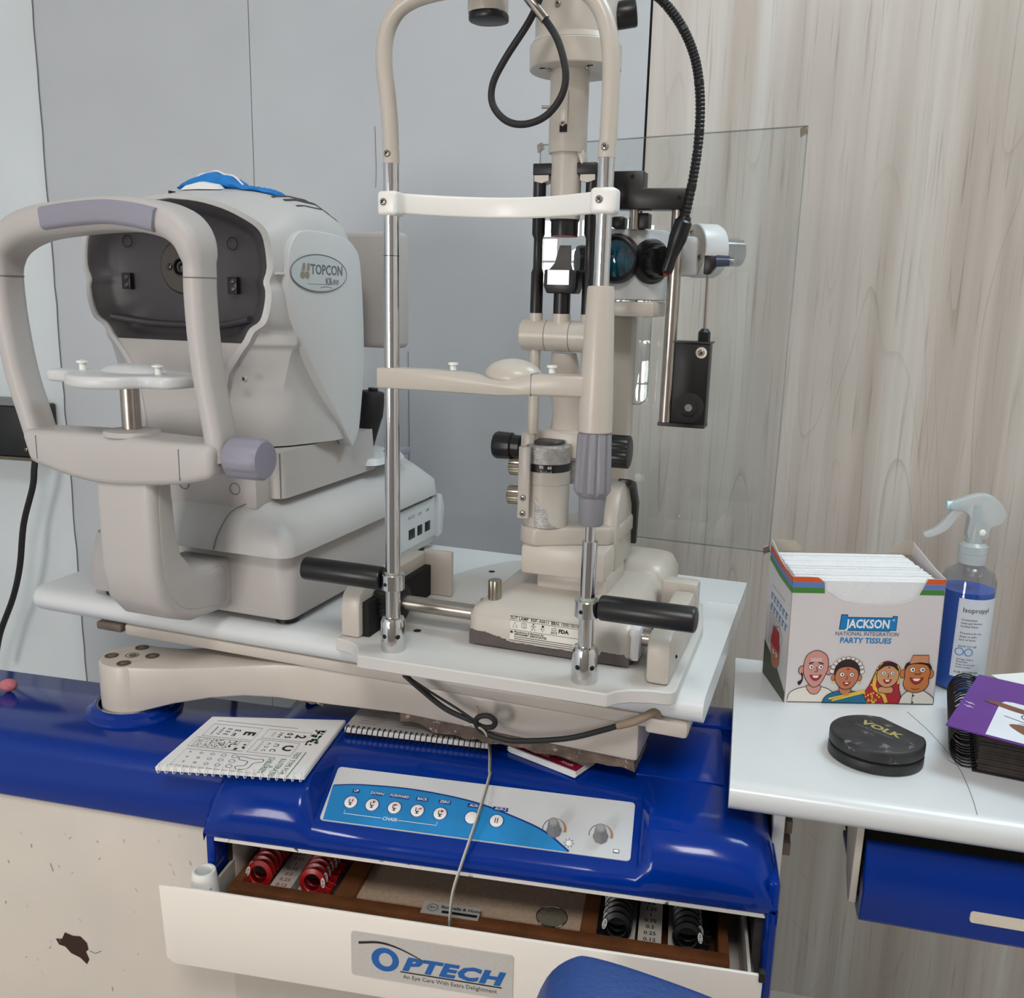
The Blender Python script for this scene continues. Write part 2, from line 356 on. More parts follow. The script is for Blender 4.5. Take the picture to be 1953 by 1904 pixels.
# console housing, lofted along its width
def cons(x, top, front, panel):
    if panel: p = [(.305, .70), (.305, top - .004), (.298, top), (.10, top), (.088, top - .002), (.0735, .7655), (.0145, .7344), (.004, .728), (0, .722), (-.001, .712), (.004, .705)]
    else: p = [(.305, .70), (.305, top - .004), (.298, top), (.10, top), (.06, top - .0005), (.035, top - .002), (.016, top - .012 - front), (.006, top - .026 - front), (0, min(.735, top - .034)), (-.001, .712), (.004, .705)]
    return [(x, a, b) for a, b in p]
st = [(-.0105, .735, 0, 0), (-.009, .752, 0, 0), (-.002, .763, 0, 0), (.008, .770, 0, 0), (.025, .774, 0, 0), (.06, .775, 0, 0), (.094, .775, 0, 0), (.1, .775, .004, 0), (.110, .775, 0, 1), (.2, .775, 0, 1), (.3, .775, 0, 1), (.4, .775, 0, 1), (.449, .775, 0, 1), (.458, .775, .004, 0), (.466, .775, 0, 0), (.52, .775, 0, 0), (.548, .773, 0, 0), (.566, .768, 0, 0), (.577, .758, 0, 0), (.583, .742, 0, 0), (.585, .73, 0, 0)]
kpart(B().loft([cons(*q) for q in st], True, True, closed=False), 'console_housing', M_blue, ang=48)
kpart(B().box(.574, .586, .0, .30, .585, .742, bev=.005), 'side_skirt', M_blue)
kpart(B().box(-.011, -.001, .004, .12, .655, .728, bev=.003), 'side_skirt', M_blue)
kpart(B().box(.0, .574, .003, .012, .7015, .7055), 'opening_lip', mat('chipped_white', (225, 222, 216), .5, spots=((80, 70, 64), 80, .62)))
kpart(B().box(.0, .57, .29, .30, .58, .70).box(.566, .574, .012, .30, .585, .70).box(.0, .004, .03, .30, .585, .70), 'opening_liner', mat('dark_liner', (50, 46, 44), .6, var=.2, scale=60))
kpart(B().box(.0, .585, .03, .31, 0, .585, bev=.004), 'pedestal', M_cream)
kpart(B().box(.05, .54, .02, .031, .0, .57, bev=.003), 'pedestal_panel', M_cream)
# rear shelf edge of the console rising behind the arm
kpart(B().prism([(.02, .20), (.05, .25), (.56, .25), (.56, .305), (.0, .305)], .772, .779, bev=.003), 'console_step', M_blue)
kpart(B().box(.44, .535, .115, .29, .774, .7765, bev=.001), 'shallow_tray', M_blue)
col = B().lathe([(.058, 0), (.056, .004), (.050, .007), (.048, .011), (.0445, .013), (.0445, .004), (.040, .003)], (.2275, -.033, .769), (.2275, -.033, 1), 48, cap=False); col.make('arm_collar', M_blue, U)
B().lathe([(.0443, .008), (.0443, .0125), (.0415, .0125), (.0415, .008)], (.2275, -.033, .769), (.2275, -.033, 1), 48, cap=False).make('collar_ring', M_chrome, U)
# control panel
u0 = Vector((.1155, .0150, .73465)); ev = Vector((0, .0589, .0311)).normalized(); PW, PH = .327, .0655
pn = Vector((1, 0, 0)).cross(ev)
plate = rrect(PW, PH, .004); pl = B().loft([[u0 + Vector((1, 0, 0)) * (a + PW / 2) + ev * (b + PH / 2) + pn * h for a, b in plate] for h in (0, .0014)])
PL = kpart(pl, 'control_panel', mat('brushed_panel', (206, 209, 211), .3, var=.08, scale=9))
def uv(u, v): return (u * PW, v * PH)
pr = Print(u0 + pn * .0014, (1, 0, 0), ev).name('swoosh')
arc = sm2([uv(*q) for q in ((.004, .63), (.1, .70), (.28, .73), (.48, .645), (.63, .46), (.73, .28), (.81, .012))], 6)
arc2 = [(x + .0012, y + .0016) for x, y in arc]
M_pblue = mat('panel_blue', (30, 132, 196), .3, var=.25, scale=14); M_pdark = mat('panel_navy', (18, 50, 128), .3)
pr.poly([uv(.012, .012)] + [arc[-1]] + arc[::-1], M_pblue, 0)
for a, b, c, d in zip(arc, arc[1:], arc2, arc2[1:]): pr.poly([a, b, d, c], M_pdark, 0)
M_pw = mat('print_white', (240, 240, 240), .5)
for u, t in ((.084, 'UP'), (.157, 'DOWN'), (.233, 'FORWARD'), (.31, 'BACK'), (.386, 'ZERO'), (.487, 'AUX-1'), (.571, 'AUX-2')):
    pr.name('button_caption_' + t.lower().replace('-1', '_one').replace('-2', '_two')); x, y = uv(u + .005, .585); pr.text(t, x, y, .0042, M_pw, 2, bold=.012, shear=.15)
    w = len(t) * .0014 + .001; pr.name('caption_band').poly([(x - w, y - .0022), (x + w, y - .0022), (x + w, y + .0022), (x - w, y + .0022)], M_pdark, 1)
x0, y0 = uv(.074, .16); x1, y1 = uv(.384, .16); xm = (x0 + x1) / 2
pr.name('bracket_line').line([(x0, y0 + .004), (x0, y0), (xm - .009, y0)], .0006, M_pw, 2); pr.name('bracket_line_end').line([(xm + .009, y0), (x1, y0), (x1, y0 + .004)], .0006, M_pw, 2)
pr.name('chair_caption').text('CHAIR', xm, y0, .0055, M_pw, 2, bold=.01, shear=.15)
M_org = mat('dial_orange', (176, 124, 76), .5)
for u in (.757, .903):
    cx, cy = uv(u, .36); pr.name('dial_scale_%s' % ('light' if u < .8 else 'lamp')).line(ell(cx, cy, .012, .012, 14, 100, 190), .0006, M_ink, 1)
    o_ = ell(cx, cy, .0125, .0125, 14, 95, -10); i_ = ell(cx, cy, .0118, .0118, 14, 95, -10)
    for k in range(14):
        w0 = .0028 * k / 14; w1 = .0028 * (k + 1) / 14
        pr.poly([(cx + (o_[k][0] - cx) * (1 - w0 / .0125), cy + (o_[k][1] - cy) * (1 - w0 / .0125)), (cx + (o_[k + 1][0] - cx) * (1 - w1 / .0125), cy + (o_[k + 1][1] - cy) * (1 - w1 / .0125)), o_[k + 1], o_[k]], M_org, 1)
cx, cy = uv(.808, .16); pr.name('sun_symbol').poly(ell(cx, cy, .0026, .0026, 16), M_pw, 1)
for k in range(8): a = k * pi / 4; pr.line([(cx + .0034 * cos(a), cy + .0034 * sin(a)), (cx + .0052 * cos(a), cy + .0052 * sin(a))], .0006, M_ink, 1)
cx, cy = uv(.955, .13); pr.name('lamp_symbol').poly([(cx - .003, cy - .002), (cx + .003, cy - .002), (cx + .003, cy + .002), (cx - .003, cy + .002)], M_ink, 1); pr.poly([(cx - .0024, cy - .0014), (cx + .0024, cy - .0014), (cx + .0024, cy + .0014), (cx - .0024, cy + .0014)], M_pw, 2)
pr.make('panel_print', PL)
M_inkred = mat('ink_red', (190, 24, 24), .5)
for i, u in enumerate((.084, .157, .233, .31, .386, .49, .571)):
    x, y = uv(u, .37); c = u0 + Vector((1, 0, 0)) * x + ev * y + pn * .0014
    bt = B().lathe([(.0074, 0), (.0074, .0006), (.0068, .0010), (.0001, .0013)], c, c + pn, 28).make('button', M_pw, PL)
    q = Print(c + pn * .0009, (1, 0, 0), ev); q.line(ell(0, 0, .0073, .0073, 28), .0007, M_pdark, 0, True)
    if i < 5:
        q.poly([(-.0022, .003), (-.0014, .003), (-.0012, -.0008), (.0024, -.0008), (.0024, -.0016), (.0008, -.0016), (.0008, -.003), (.0026, -.004), (-.0016, -.004), (-.0004, -.003), (-.0004, -.0016), (-.002, -.0016)], M_ink, 3)
        if i == 4: q.poly(ell(.0016, .0024, .0016, .0013, 14), M_inkred, 3)
        else: q.poly(([(.0006, .0006), (.0018, .0044), (.0026, .0006)], [(-.0002, .0046), (.003, .0040), (.001, .0004)], [(-.001, .004), (.0034, .0032), (-.0008, .0014)], [(-.0004, .0010), (.004, .0036), (.0042, .0016)])[i], M_inkred, 3)
    elif i == 6: q.line([(-.0012, -.003), (-.0012, .003)], .0008, M_ink, 3).line([(.0012, -.003), (.0012, .003)], .0008, M_ink, 3)
    q.make('button_icon', PL)
M_kn = mat('grey_knob', (136, 136, 138), .45)
for u in (.757, .903):
    x, y = uv(u, .33); c = u0 + Vector((1, 0, 0)) * x + ev * y + pn * .0014
    kb = B().lathe([(.0078, 0), (.0078, .003), (.0068, .0045), (.0056, .016), (.005, .0175), (.0001, .0178)], c, c + pn, 32, rib=lambda k, r: r * (1 - .07 * (k % 4 > 1)) if r > .0052 else r).make('knob', M_kn, PL)
    B().cyl(c + pn * .0176, c + pn * .0181, .0036, n=20).make('knob_cap', mat('knob_cap', (152, 152, 154), .4), kb)
# drawer
DR = kpart(B().box(.005, .562, -.033, .28, .598, .602).box(.003, .006, -.033, .28, .598, .66).box(.560, .563, -.033, .28, .598, .66), 'drawer_box', mat('drawer_metal', (200, 196, 188), .4, var=.05, scale=20))
fr_prof = [(-.0425, .669), (.0, .670), (.57, .6705), (.572, .665), (.571, .583), (.563, .579), (-.03, .577), (-.0385, .583)]
B().prism(fr_prof, -.0385, -.0345, 'xz', bev=.0012, seg=2).make('drawer_front', mat('drawer_white', (238, 231, 221), .4, var=.01, scale=12), DR)
B().box(-.034, .0, -.0345, .0, .598, .601).box(-.004, .0, -.033, .06, .63, .655).make('drawer_flange', mat('dark_liner', (50, 46, 44), .6), DR)
B().box(.5635, .5665, -.03, .25, .615, .655, bev=.001).make('runner', M_steel, DR)
B().box(.568, .574, -.04, -.032, .664, .674, bev=.001).make('corner_bumper', M_blkr, DR)
NP = B().prism([(a + .2535, b + .6263) for a, b in rrect(.167, .0505, .0035)], -.0398, -.0386, 'xz').make('nameplate', mat('silver_plate', (196, 193, 188), .35, .1, var=.04, scale=300), DR)
pr = Print((.17, -.0398, .6011), (1, 0, 0), (0, 0, 1)); M_logo = mat('logo_blue', (20, 92, 168), .4)
eb = sm2([(.008, .040), (.03, .0435), (.05, .040), (.072, .031), (.079, .027)], 5); wv = [.0026 * (1 - (i / (len(eb) - 1)) ** 1.5) + .0002 for i in range(len(eb))]
for i in range(len(eb) - 1): pr.poly([(eb[i][0], eb[i][1] - wv[i]), (eb[i + 1][0], eb[i + 1][1] - wv[i + 1]), eb[i + 1], eb[i]], M_ink, 0)
oo = ell(.036, .0235, .0145, .0135, 30); oi = ell(.0365, .0235, .0072, .0078, 30)
for i in range(30): j = (i + 1) % 30; pr.poly([oo[i], oo[j], oi[j], oi[i]], M_logo, 0)
pr.text('PTECH', .1045, .0215, .0205, M_logo, 0, bold=.055, shear=.26, spacing=1.10, sx=1.52)
pr.poly([(.052, .0118), (.156, .0118), (.156, .0132), (.052, .0132)], M_ink, 0)
pr.text('An Eye Care With Extra Delightment', .103, .0072, .0066, mat('ink_dark', (70, 70, 72), .6), 0, sx=.96); pr.make('nameplate_print', NP)

# ------------------------------------------------------------------ lens tray in the drawer with its trial lenses
KZ = -10.6
def kloc(x, y, z): return KM @ Vector((x, y, z))
TR = thing('lens_tray', 'brown wooden trial lens tray lying in the open drawer', 'tray', kloc(0, 0, .602), KZ)
def tz(z): return z - .602
wd_ = B()
wd_.box(.012, .545, .003, .018, tz(.602), tz(.646), bev=.001).box(.012, .022, .018, .25, tz(.602), tz(.646), bev=.001).box(.535, .545, .018, .25, tz(.602), tz(.646), bev=.001)
wd_.box(.128, .150, .018, .25, tz(.602), tz(.645), bev=.001).box(.395, .412, .018, .25, tz(.602), tz(.645), bev=.001).box(.012, .545, .24, .25, 0, tz(.646))
wd_.make('tray_frame', M_tray, TR)
B().box(.022, .535, .018, .24, 0, .006).make('tray_floor', M_tray, TR)
B().box(.148, .397, .030, .24, tz(.632), tz(.638)).make('tray_board', M_fibre, TR)
sk = B().box(.228, .290, .0095, .0285, tz(.6462), tz(.6472)).make('maker_plate', mat('silver_plate', (196, 193, 188), .35), TR)
pr = Print((.228, .0095, tz(.6472)), (1, 0, 0), (0, 1, 0)); pr.line(ell(.011, .0095, .0055, .0055, 18), .0007, M_ink, 0, True); pr.text('BH', .011, .0095, .005, M_ink, 0).text('Badwalla & Homi', .041, .0125, .0062, M_ink, 0, bold=.02).poly([(.022, .003), (.06, .003), (.06, .007), (.022, .007)], M_ink, 0); pr.make('maker_print', sk)
LZ = .6465; R0 = .0155
def strip(x0, x1, nums, m, xt):
    s_ = B().box(x0, x1, .019, .24, tz(.602), tz(.641)).make('number_strip', mat('strip_white', (206, 200, 190), .5), TR)
    pr = Print((xt, .019, tz(.641)), (1, 0, 0), (0, 1, 0))
    for i, t in enumerate(nums): pr.text(t, 0, .008 + i * .0098, .0075, m, 0, bold=.015)
    pr.make('number_print', s_)
NUM = ['0.12', '0.25', '0.5', '0.75', '1', '1.25', '1.5', '1.75', '2', '2.25', '2.5']
strip(.052, .076, NUM, mat('number_red', (170, 60, 50), .6), .064); strip(.454, .478, NUM, M_ink, .466)
def make_lens(col, txt, side):
    t = thing('trial_lens', 'x', 'lens')
    b = B(); b.lathe([(R0 * .60, -.0022), (R0 * .66, -.0030), (R0 * .97, -.0016), (R0, 0), (R0 * .97, .0016), (R0 * .66, .0030), (R0 * .60, .0022)], (0, 0, 0), (0, 1, 0), 36, cap=False)
    b.make('rim', col, t)
    B().lathe([(R0 * .6, -.0006), (R0 * .6, .0006)], (0, 0, 0), (0, 1, 0), 24).make('glass', M_glass, t)
    a = radians(200 if side < 0 else -20); d = Vector((cos(a), 0, sin(a))); w = Vector((-sin(a), 0, cos(a)))
    L = [[d * r + w * q + Vector((0, y, 0)) for r, q in ((R0 * .95, -.0035), (R0 * 1.18, -.0028), (R0 * 1.5, -.0042), (R0 * 1.5, .0042), (R0 * 1.18, .0028), (R0 * .95, .0035))] for y in (-.0017, .0017)]
    B().loft(L, bev=.0004, seg=1).make('tab', col, t)
    a2 = radians(170 if side < 0 else 8); c = Vector((cos(a2), 0, sin(a2))) * R0 * .83
    ex = Vector((-sin(a2), 0, cos(a2))); ey = -Vector((cos(a2), 0, sin(a2)))
    if side > 0: ex, ey = -ex, -ey
    pr = Print(c + Vector((0, -.0027, 0)), ex, ey); 
    pr.poly([(p, q) for p, q in ell(0, 0, .0056, .0024, 20)], M_paper, 0).text(txt, 0, 0, .0036, M_ink, 1, bold=.02)
    pr.make('power_tag', t); return t
def copy_tree(o, parent=None):
    c = o.copy(); COL.objects.link(c); c.parent = parent
    for ch_ in list(o.children): copy_tree(ch_, c)
    return c
for x, colr, txt, side, cname, gname in ((.035, M_red, '-0.12', -1, 'red', 'red trial lenses beside the tray end'), (.098, M_red, '-0.12', 1, 'red', 'red trial lenses beside the fibreboard'), (.432, M_blk, '+0.12', -1, 'black', 'black trial lenses beside the fibreboard'), (.504, M_blk, '+0.12', 1, 'black', 'black trial lenses beside the drawer runner')):
    where = {'red trial lenses beside the tray end': 'by the plastic cap', 'red trial lenses beside the fibreboard': 'by the fibreboard', 'black trial lenses beside the fibreboard': 'by the fibreboard', 'black trial lenses beside the drawer runner': 'by the drawer runner'}[gname]
    proto = make_lens(colr, txt, side)
    for i in range(11):
        o = proto if i == 0 else copy_tree(proto)
        o.location = kloc(x + (random.uniform(-.0008, .0008) if i else 0), .034 + i * .0088, LZ - (0 if i else .001)); o.rotation_euler = (radians(-14 + random.uniform(-3, 3)), radians(random.uniform(-7, 7) if i else 0), radians(KZ))
        o['group'] = gname
        o['label'] = '%s-rimmed trial lens, %s from the tray front, in the row %s' % (cname, ('first', 'second', 'third', 'fourth', 'fifth', 'sixth', 'seventh', 'eighth', 'ninth', 'tenth', 'eleventh')[i], where)
    B().box(x - .019, x + .019, .020, .24, tz(.602), tz(.632)).make('slot_rack', mat('strip_white', (206, 200, 190), .5), TR)
t = thing('loose_lens', 'clear loose glass lens lying on the fibreboard of the tray', 'lens', kloc(.363, .0415, .6385), KZ)
B().lathe([(.0001, 0), (.012, .0002), (.0165, .0012), (.0165, .0022), (.010, .0034), (.0001, .0038)], (0, 0, 0), (0, 0, 1), 32).make('glass', M_glass, t)
B().tube([(.0165 * cos(a * pi / 12), .0165 * sin(a * pi / 12), .0017) for a in range(24)], .0005, 6, closed=True, sub=1).make('lens_edge', M_chrome, t)
t = thing('plastic_cap', 'white tapered plastic cap standing in the corner of the drawer', 'cap', kloc(-.0005, .004, .602), KZ)
t.location = kloc(-.006, -.010, .601)
B().lathe([(.0165, 0), (.0165, .03), (.0150, .05), (.0125, .071), (.0118, .073), (.0098, .073), (.0092, .07), (.009, .05)], (0, 0, 0), (0, 0, 1), 36).make('shell', M_pvc, t)
B().cyl((0, 0, .060), (0, 0, .0605), .0091, n=24).make('bore', M_inkgrey, t)

# ------------------------------------------------------------------ swing table on its arm
T = thing('instrument_table', 'white swing-arm instrument table with rolled front edge over the blue counter', 'table', (-.6336, 1.1455, .89), -19.5)
tp = [(.425, 0), (.425, -.028), (.02, -.03), (.010, -.028), (.003, -.023), (0, -.016), (.0012, -.009), (.006, -.003), (.015, -.0004), (.03, 0)]
sec = lambda x, k: [(x, y if y > .05 else .05 - (.05 - y) * k, z) for y, z in tp]
B().loft([sec(.012, .75), sec(.004, .8), sec(0, .88)] [::-1] + [sec(.006, .97)] + [sec(.02, 1), sec(.88, 1)]).make('tabletop', M_white, T, ang=40) if False else B().loft([sec(0, .80), sec(.004, .92), sec(.012, .98), sec(.025, 1), sec(.88, 1)]).make('tabletop', M_white, T, ang=40)
B().prism(ell(.315, 0, .006, .0022, 10, 0, 180), .84, .88, 'yz').make('edge_ridge', M_white, T)
B().box(.15, .86, .008, .40, -.043, -.0285, bev=.003).make('underframe', M_cream_worn, T)
B().box(.822, .866, .004, .05, -.047, -.029, bev=.004).make('corner_bracket', M_cream_worn, T)
AR = B(); PX, PY = .192, -.027
AR.lathe([(.0372, 0), (.038, .02), (.038, .064), (.036, .068), (.0001, .069)], (PX, PY, -.1195), (PX, PY, 0), 48)
AR.loft([[(x, y0, zt), (x, y0, zb), (x, y1, zb), (x, y1, zt)] for x, y0, y1, zt, zb in ((PX, PY - .0378, PY + .0378, -.0512, -.1185), (.232, -.052, .018, -.0512, -.106), (.262, -.040, .036, -.0512, -.0975), (.300, -.021, .06, -.0512, -.0915), (.335, -.004, .075, -.050, -.0895), (.375, .008, .083, -.0460, -.0900), (.41, .012, .085, -.0435, -.0905), (.54, .012, .085, -.0435, -.0820), (.815, .012, .085, -.0435, -.0860))], bev=.004, ang=50)
arm = AR.make('swing_arm', M_cream_worn, T, ang=40)
for x, y in ((.1700, -.0368), (.1853, -.0017), (.1922, -.0268), (.2155, -.0185), (.2003, -.0500)):
    b = B(); b.lathe([(.0082, 0), (.0082, .0006), (.0072, .0008), (.0068, .0002)], (x, y, -.0511), (x, y, 0), 22); h = b.make('bolt_recess', mat('recess_edge', (96, 84, 70), .6, .3), arm)
    B().ball((x + .001, y, -.0506), .0050, .0050, .0012, 14, 6).make('bolt_head', M_rust, arm)
rj = [(.535, -.079)] + [(.81, -.084)]
low = [(.812 - i * .0138, -.0985 + random.uniform(-.0022, .0022) + (.006 if i > 17 else 0)) for i in range(21)]
B().prism(rj + low, .016, .08, 'xz').make('rusted_flange', M_rust, T)
rj2 = [(.395 + i * .008, -.0885 - (.0035 if i % 2 else .001)) for i in range(6)]
B().prism([(.395, -.086), (.437, -.086)] + rj2[::-1], .013, .03, 'xz').make('rust_flake', M_rust, T)
B().box(.108, .148, .004, .03, -.040, -.029, bev=.003).make('clamp_foot', mat('foot_brown', (104, 92, 80), .6, var=.2, scale=60), T)
# black hanging cable behind the arm
tag(B().tube([(-.40, 1.30, .83), (-.405, 1.31, .80), (-.41, 1.32, .74), (-.41, 1.32, .68)], .005, 8).make('flat_cable', M_blkr), 'short flat black cable hanging behind the swing arm post', 'cable')

# ------------------------------------------------------------------ slit lamp
S = thing('slit_lamp', 'cream slit lamp with chrome chin-rest posts and black grips on the white table', 'slit lamp', (-.1245, .9336, .89), -19.5)
pb = [(-.074, .004), (-.055, .001), (-.043, -.006), (-.034, -.018), (-.027, -.031), (.243, -.023), (.250, -.013), (.262, -.004), (.28, .002), (.300, .005), (.304, .012), (.302, .21), (.29, .29), (.268, .34), (.22, .385), (.15, .40), (.06, .405), (.0, .375), (-.035, .315), (-.058, .25), (-.07, .20)]
B().prism(pb, 0.0002, .015, bev=.0015, seg=1).make('base_plate', mat('plate_grey', (206, 204, 200), .45, var=.02, scale=15), S)
for x, y in ((-.005, .31), (.26, .19), (.0, .06)): B().cyl((x, y, .0150), (x, y, .0154), .0045, n=16).make('plate_hole', M_hole, S)
# rack covers
rc = B().prism([(.012, .0152), (.012, .052), (.016, .064), (.026, .070), (.10, .071), (.19, .071), (.19, .0152)], -.071, -.048, 'yz', bev=.003)
rc.box(-.05, -.012, .185, .192, .0152, .074, bev=.002); rc.make('rack_cover', M_cream_worn, S)
B().box(-.049, -.040, .02, .183, .0152, .055).make('gear_well', M_hole, S)
B().lathe([(.010, -.002), (.027, 0), (.027, .018), (.021, .021), (.021, .026), (.012, .027)], (-.046, .065, .044), (0, .065, .044), 60, rib=lambda k, r: r * (1 - .06 * (k % 2)) if r > .025 else r).make('gear_wheel', M_blkr, S)
rc = B().prism([(.016, .0152), (.014, .05), (.018, .062), (.028, .067), (.12, .068), (.17, .068), (.17, .0152)], .272, .296, 'yz', bev=.005)
rc.make('rack_cover', M_rustspot, S); screw(S, (.296, .05, .035), (1, 0, 0), .002, M_hole)
B().box(.255, .297, .175, .20, .0152, .075, bev=.004).make('rear_cover', M_cream, S)
B().cyl((-.04, .065, .045), (.275, .065, .045), .0088).make('axle', M_steel, S)
B().lathe([(.0125, 0), (.0125, .012)], (.238, .065, .045), (.3, .065, .045), 24).make('axle_bush', M_chrome, S)
# cross slide body
def rr3(x0, x1, y0, y1, z, r=.012, n=4): return [((x0 + x1) / 2 + a, (y0 + y1) / 2 + b, z) for a, b in rrect(x1 - x0, y1 - y0, r, n)]
B().loft([rr3(.070, .250, .049, .262, .0165), rr3(.068, .252, .047, .264, .022)]).make('slide_underside', mat('bare_dark', (84, 76, 74), .6, var=.2, scale=50), S)
bd = B(); bd.loft([rr3(.067, .252, .046, .265, .0245), rr3(.067, .252, .046, .265, .048), rr3(.070, .250, .050, .262, .055), rr3(.078, .245, .062, .258, .060), rr3(.10, .240, .10, .25, .066), rr3(.112, .235, .115, .24, .068)])
bd.make('slide_body', M_cream, S, ang=50)
def bare(x0, x1, n, hfun):
    P0 = [(x0 + (x1 - x0) * i / n, .0170) for i in range(n + 1)]; P1 = [(x, hfun((x - x0) / (x1 - x0)) + random.uniform(-.0009, .0009)) for x, _ in P0]
    b = B(); b.loft([[(x, .0456, z) for x, z in P0], [(x, .0453, z) for x, z in P1], [(x, .0472, z) for x, z in P1]], False, False, closed=False); return b
bare(.0700, .118, 24, lambda t: .0330 - .0085 * t ** 2.2).make('bare_edge', mat('bare_dark', (84, 76, 74), .6), S)
bare(.118, .205, 30, lambda t: .0245).make('bare_edge', mat('bare_dark', (84, 76, 74), .6), S)
bare(.205, .249, 22, lambda t: .0255 + (.004 if .3 < t < .9 else 0)).make('bare_edge', mat('bare_dark', (84, 76, 74), .6), S)
B().loft([rr3(.165, .255, .215, .315, .016, .02), rr3(.165, .255, .215, .315, .06, .02), rr3(.172, .248, .222, .308, .075, .02), rr3(.185, .236, .235, .295, .079, .015)]).make('rear_housing', M_cream, S, ang=50)
B().cyl((.0335, .187, .015), (.0335, .187, .018), .006).make('screw_seat', M_steel, S)
B().knob((.088, .075, .055), (.088, .075, .083), .0075, 16, .07).make('lock_knob', M_knurl, S)
B().box(.246, .258, .05, .10, .022, .058, bev=.003).make('end_cap', M_plastw, S)
lb = B().box(.1165, .196, .0448, .0460, .0275, .0560).make('rating_label', mat('label_white', (226, 222, 214), .5), S)
pr = Print((.1165, .0448, .0275), (1, 0, 0), (0, 0, 1)); 
pr.line([(.0005, .0005), (.079, .0005), (.079, .028), (.0005, .028)], .0006, M_ink, 0, True)
pr.text('SLIT LAMP  REF: AIA11 3S', .0015, .0257, .0045, M_ink, 0, 'LEFT', .02).text('SN: 1505150187', .050, .0257, .0045, M_ink, 0, 'LEFT', .02)
pr.line([(.0005, .023), (.079, .023)], .0004, M_ink, 0).line([(.0005, .0125), (.079, .0125)], .0004, M_ink, 0).line([(.0485, .023), (.0485, .028)], .0004, M_ink, 0)
pr.line([(.004, .0155), (.0095, .0155), (.0067, .0215)], .0005, M_ink, 0, True).line([(.0145, .016), (.0195, .016), (.0195, .021), (.0145, .021)], .0005, M_ink, 0, True).line([(.017, .016), (.017, .021)], .0004, M_ink, 0)
pr.poly(ell(.0275, .0213, .0009, .0009, 10), M_ink, 0).line([(.0245, .0192), (.0305, .0192)], .0005, M_ink, 0).line([(.0255, .0145), (.0275, .0185), (.0295, .0145)], .0006, M_ink, 0)
pr.poly(ell(.038, .0205, .0014, .0014, 10), M_ink, 0).line([(.036, .018), (.040, .018), (.038, .0145), (.036, .018)], .0005, M_ink, 0)
pr.line([(.048, .018), (.048, .020), (.051, .020), (.051, .0215), (.053, .020), (.053, .018)], .0005, M_ink, 0, True).text('2015', .0505, .0152, .0036, M_ink, 0, bold=.02).text('FDA', .061, .0178, .0058, M_ink, 0, bold=.05)
pr.poly([(.0015, .0085), (.0045, .0085), (.0045, .0115), (.0036, .0100), (.0026, .0115), (.0015, .0105)], M_ink, 0)
pr.text('Manufacture & Marketed By:', .006, .0104, .0029, M_ink, 0, 'LEFT', .02).text('APPASAMY ASSOCIATES', .006, .0075, .0034, M_ink, 0, 'LEFT', .03)
for i in range(2): pr.line([(.006, .0047 - i * .0022), (.072, .0047 - i * .0022)], .0007, M_ink, 0)
pr.make('label_print', lb)
# pillar, carrier arm and swing bearing
B().box(.122, .205, .118, .205, .055, .087, bev=.004).make('pillar_foot', M_cream, S)
B().box(.107, .204, .104, .215, .085, .1185, bev=.004).make('pillar_block', M_cream_worn, S)
arm_o = [(.127 + .0285 * cos(a), .131 + .0285 * sin(a)) for a in [radians(100 + i * 15) for i in range(12)]] + [(.165, .125), (.20, .14), (.208, .165), (.208, .23), (.18, .24), (.150, .22)]
B().prism(arm_o, .1175, .139, bev=.004, seg=3).make('carrier_arm', M_cream, S, ang=45)
B().prism([(.15, .085), (.235, .085), (.235, .15), (.22, .178), (.19, .186), (.165, .178), (.15, .15)], .188, .206, 'yz', bev=.004).make('carrier_upright', M_cream, S)
B().prism([(.185, .188), (.215, .180), (.240, .15), (.235, .10), (.228, .10), (.222, .15), (.205, .172), (.185, .180)], .196, .212, 'yz', bev=.002).make('lever_cover', M_blk, S)
c0 = (.127, .131)
B().lathe([(.0255, 0), (.0255, .048), (.0262, .049), (.0262, .0625), (.0255, .063)], (*c0, .139), (*c0, 1), 40).make('bearing_sleeve', M_cream, S)
B().lathe([(.0257, 0), (.0257, .0105)], (*c0, .2005), (*c0, 1), 40).make('degree_ring', M_blk, S)
B().lathe([(.0262, 0), (.0262, .018), (.0245, .0205), (.0001, .0206)], (*c0, .211), (*c0, 1), 40).make('bearing_cap', M_worn, S)
B().lathe([(.0185, 0), (.0188, .003), (.0175, .0045), (.0001, .0050)], (*c0, .2312), (*c0, 1), 36).make('cap_pad', M_dark, S)
pw = [(-.010, -.001), (-.010, .03), (-.004, .034)] + [(-.001 + i * .003, .031 - i * .0036 + random.uniform(-.0015, .0015)) for i in range(8)] + [(.0235, -.001)]
def wrap(pts, cx, cy, r, z, ang0): return [(cx + r * sin(p[0] / r + ang0), cy - r * cos(p[0] / r + ang0), z + p[1]) for p in pts]
cols = [(-.006 + i * .001, (.034 - max(0, i - 2) * .0013 - (.006 if i > 15 else 0)) if i < 24 else .002) for i in range(27)]
B().loft([wrap([(x, .0005) for x, h in cols], *c0, .0258, .139, 0), wrap([(x, max(.001, h + random.uniform(-.0014, .0014))) for x, h in cols], *c0, .0258, .139, 0)], False, False, closed=False).make('bare_patch', M_worn, S)
for q, t_ in ((.004, '90'), (.018, '60')):
    pass
pr = Print((.127, .1050, .2005), (1, 0, 0), (0, 0, 1)); pr.text('90', .001, .0075, .005, M_pw, 0, bold=.01).text('60', .0105, .0075, .005, M_pw, 0, bold=.01)
for i in range(7): pr.line([(.001 + i * .0019, .001), (.001 + i * .0019, .0042 if i % 3 == 0 else .003)], .0004, M_pw, 0)
pr.make('degree_print', S)
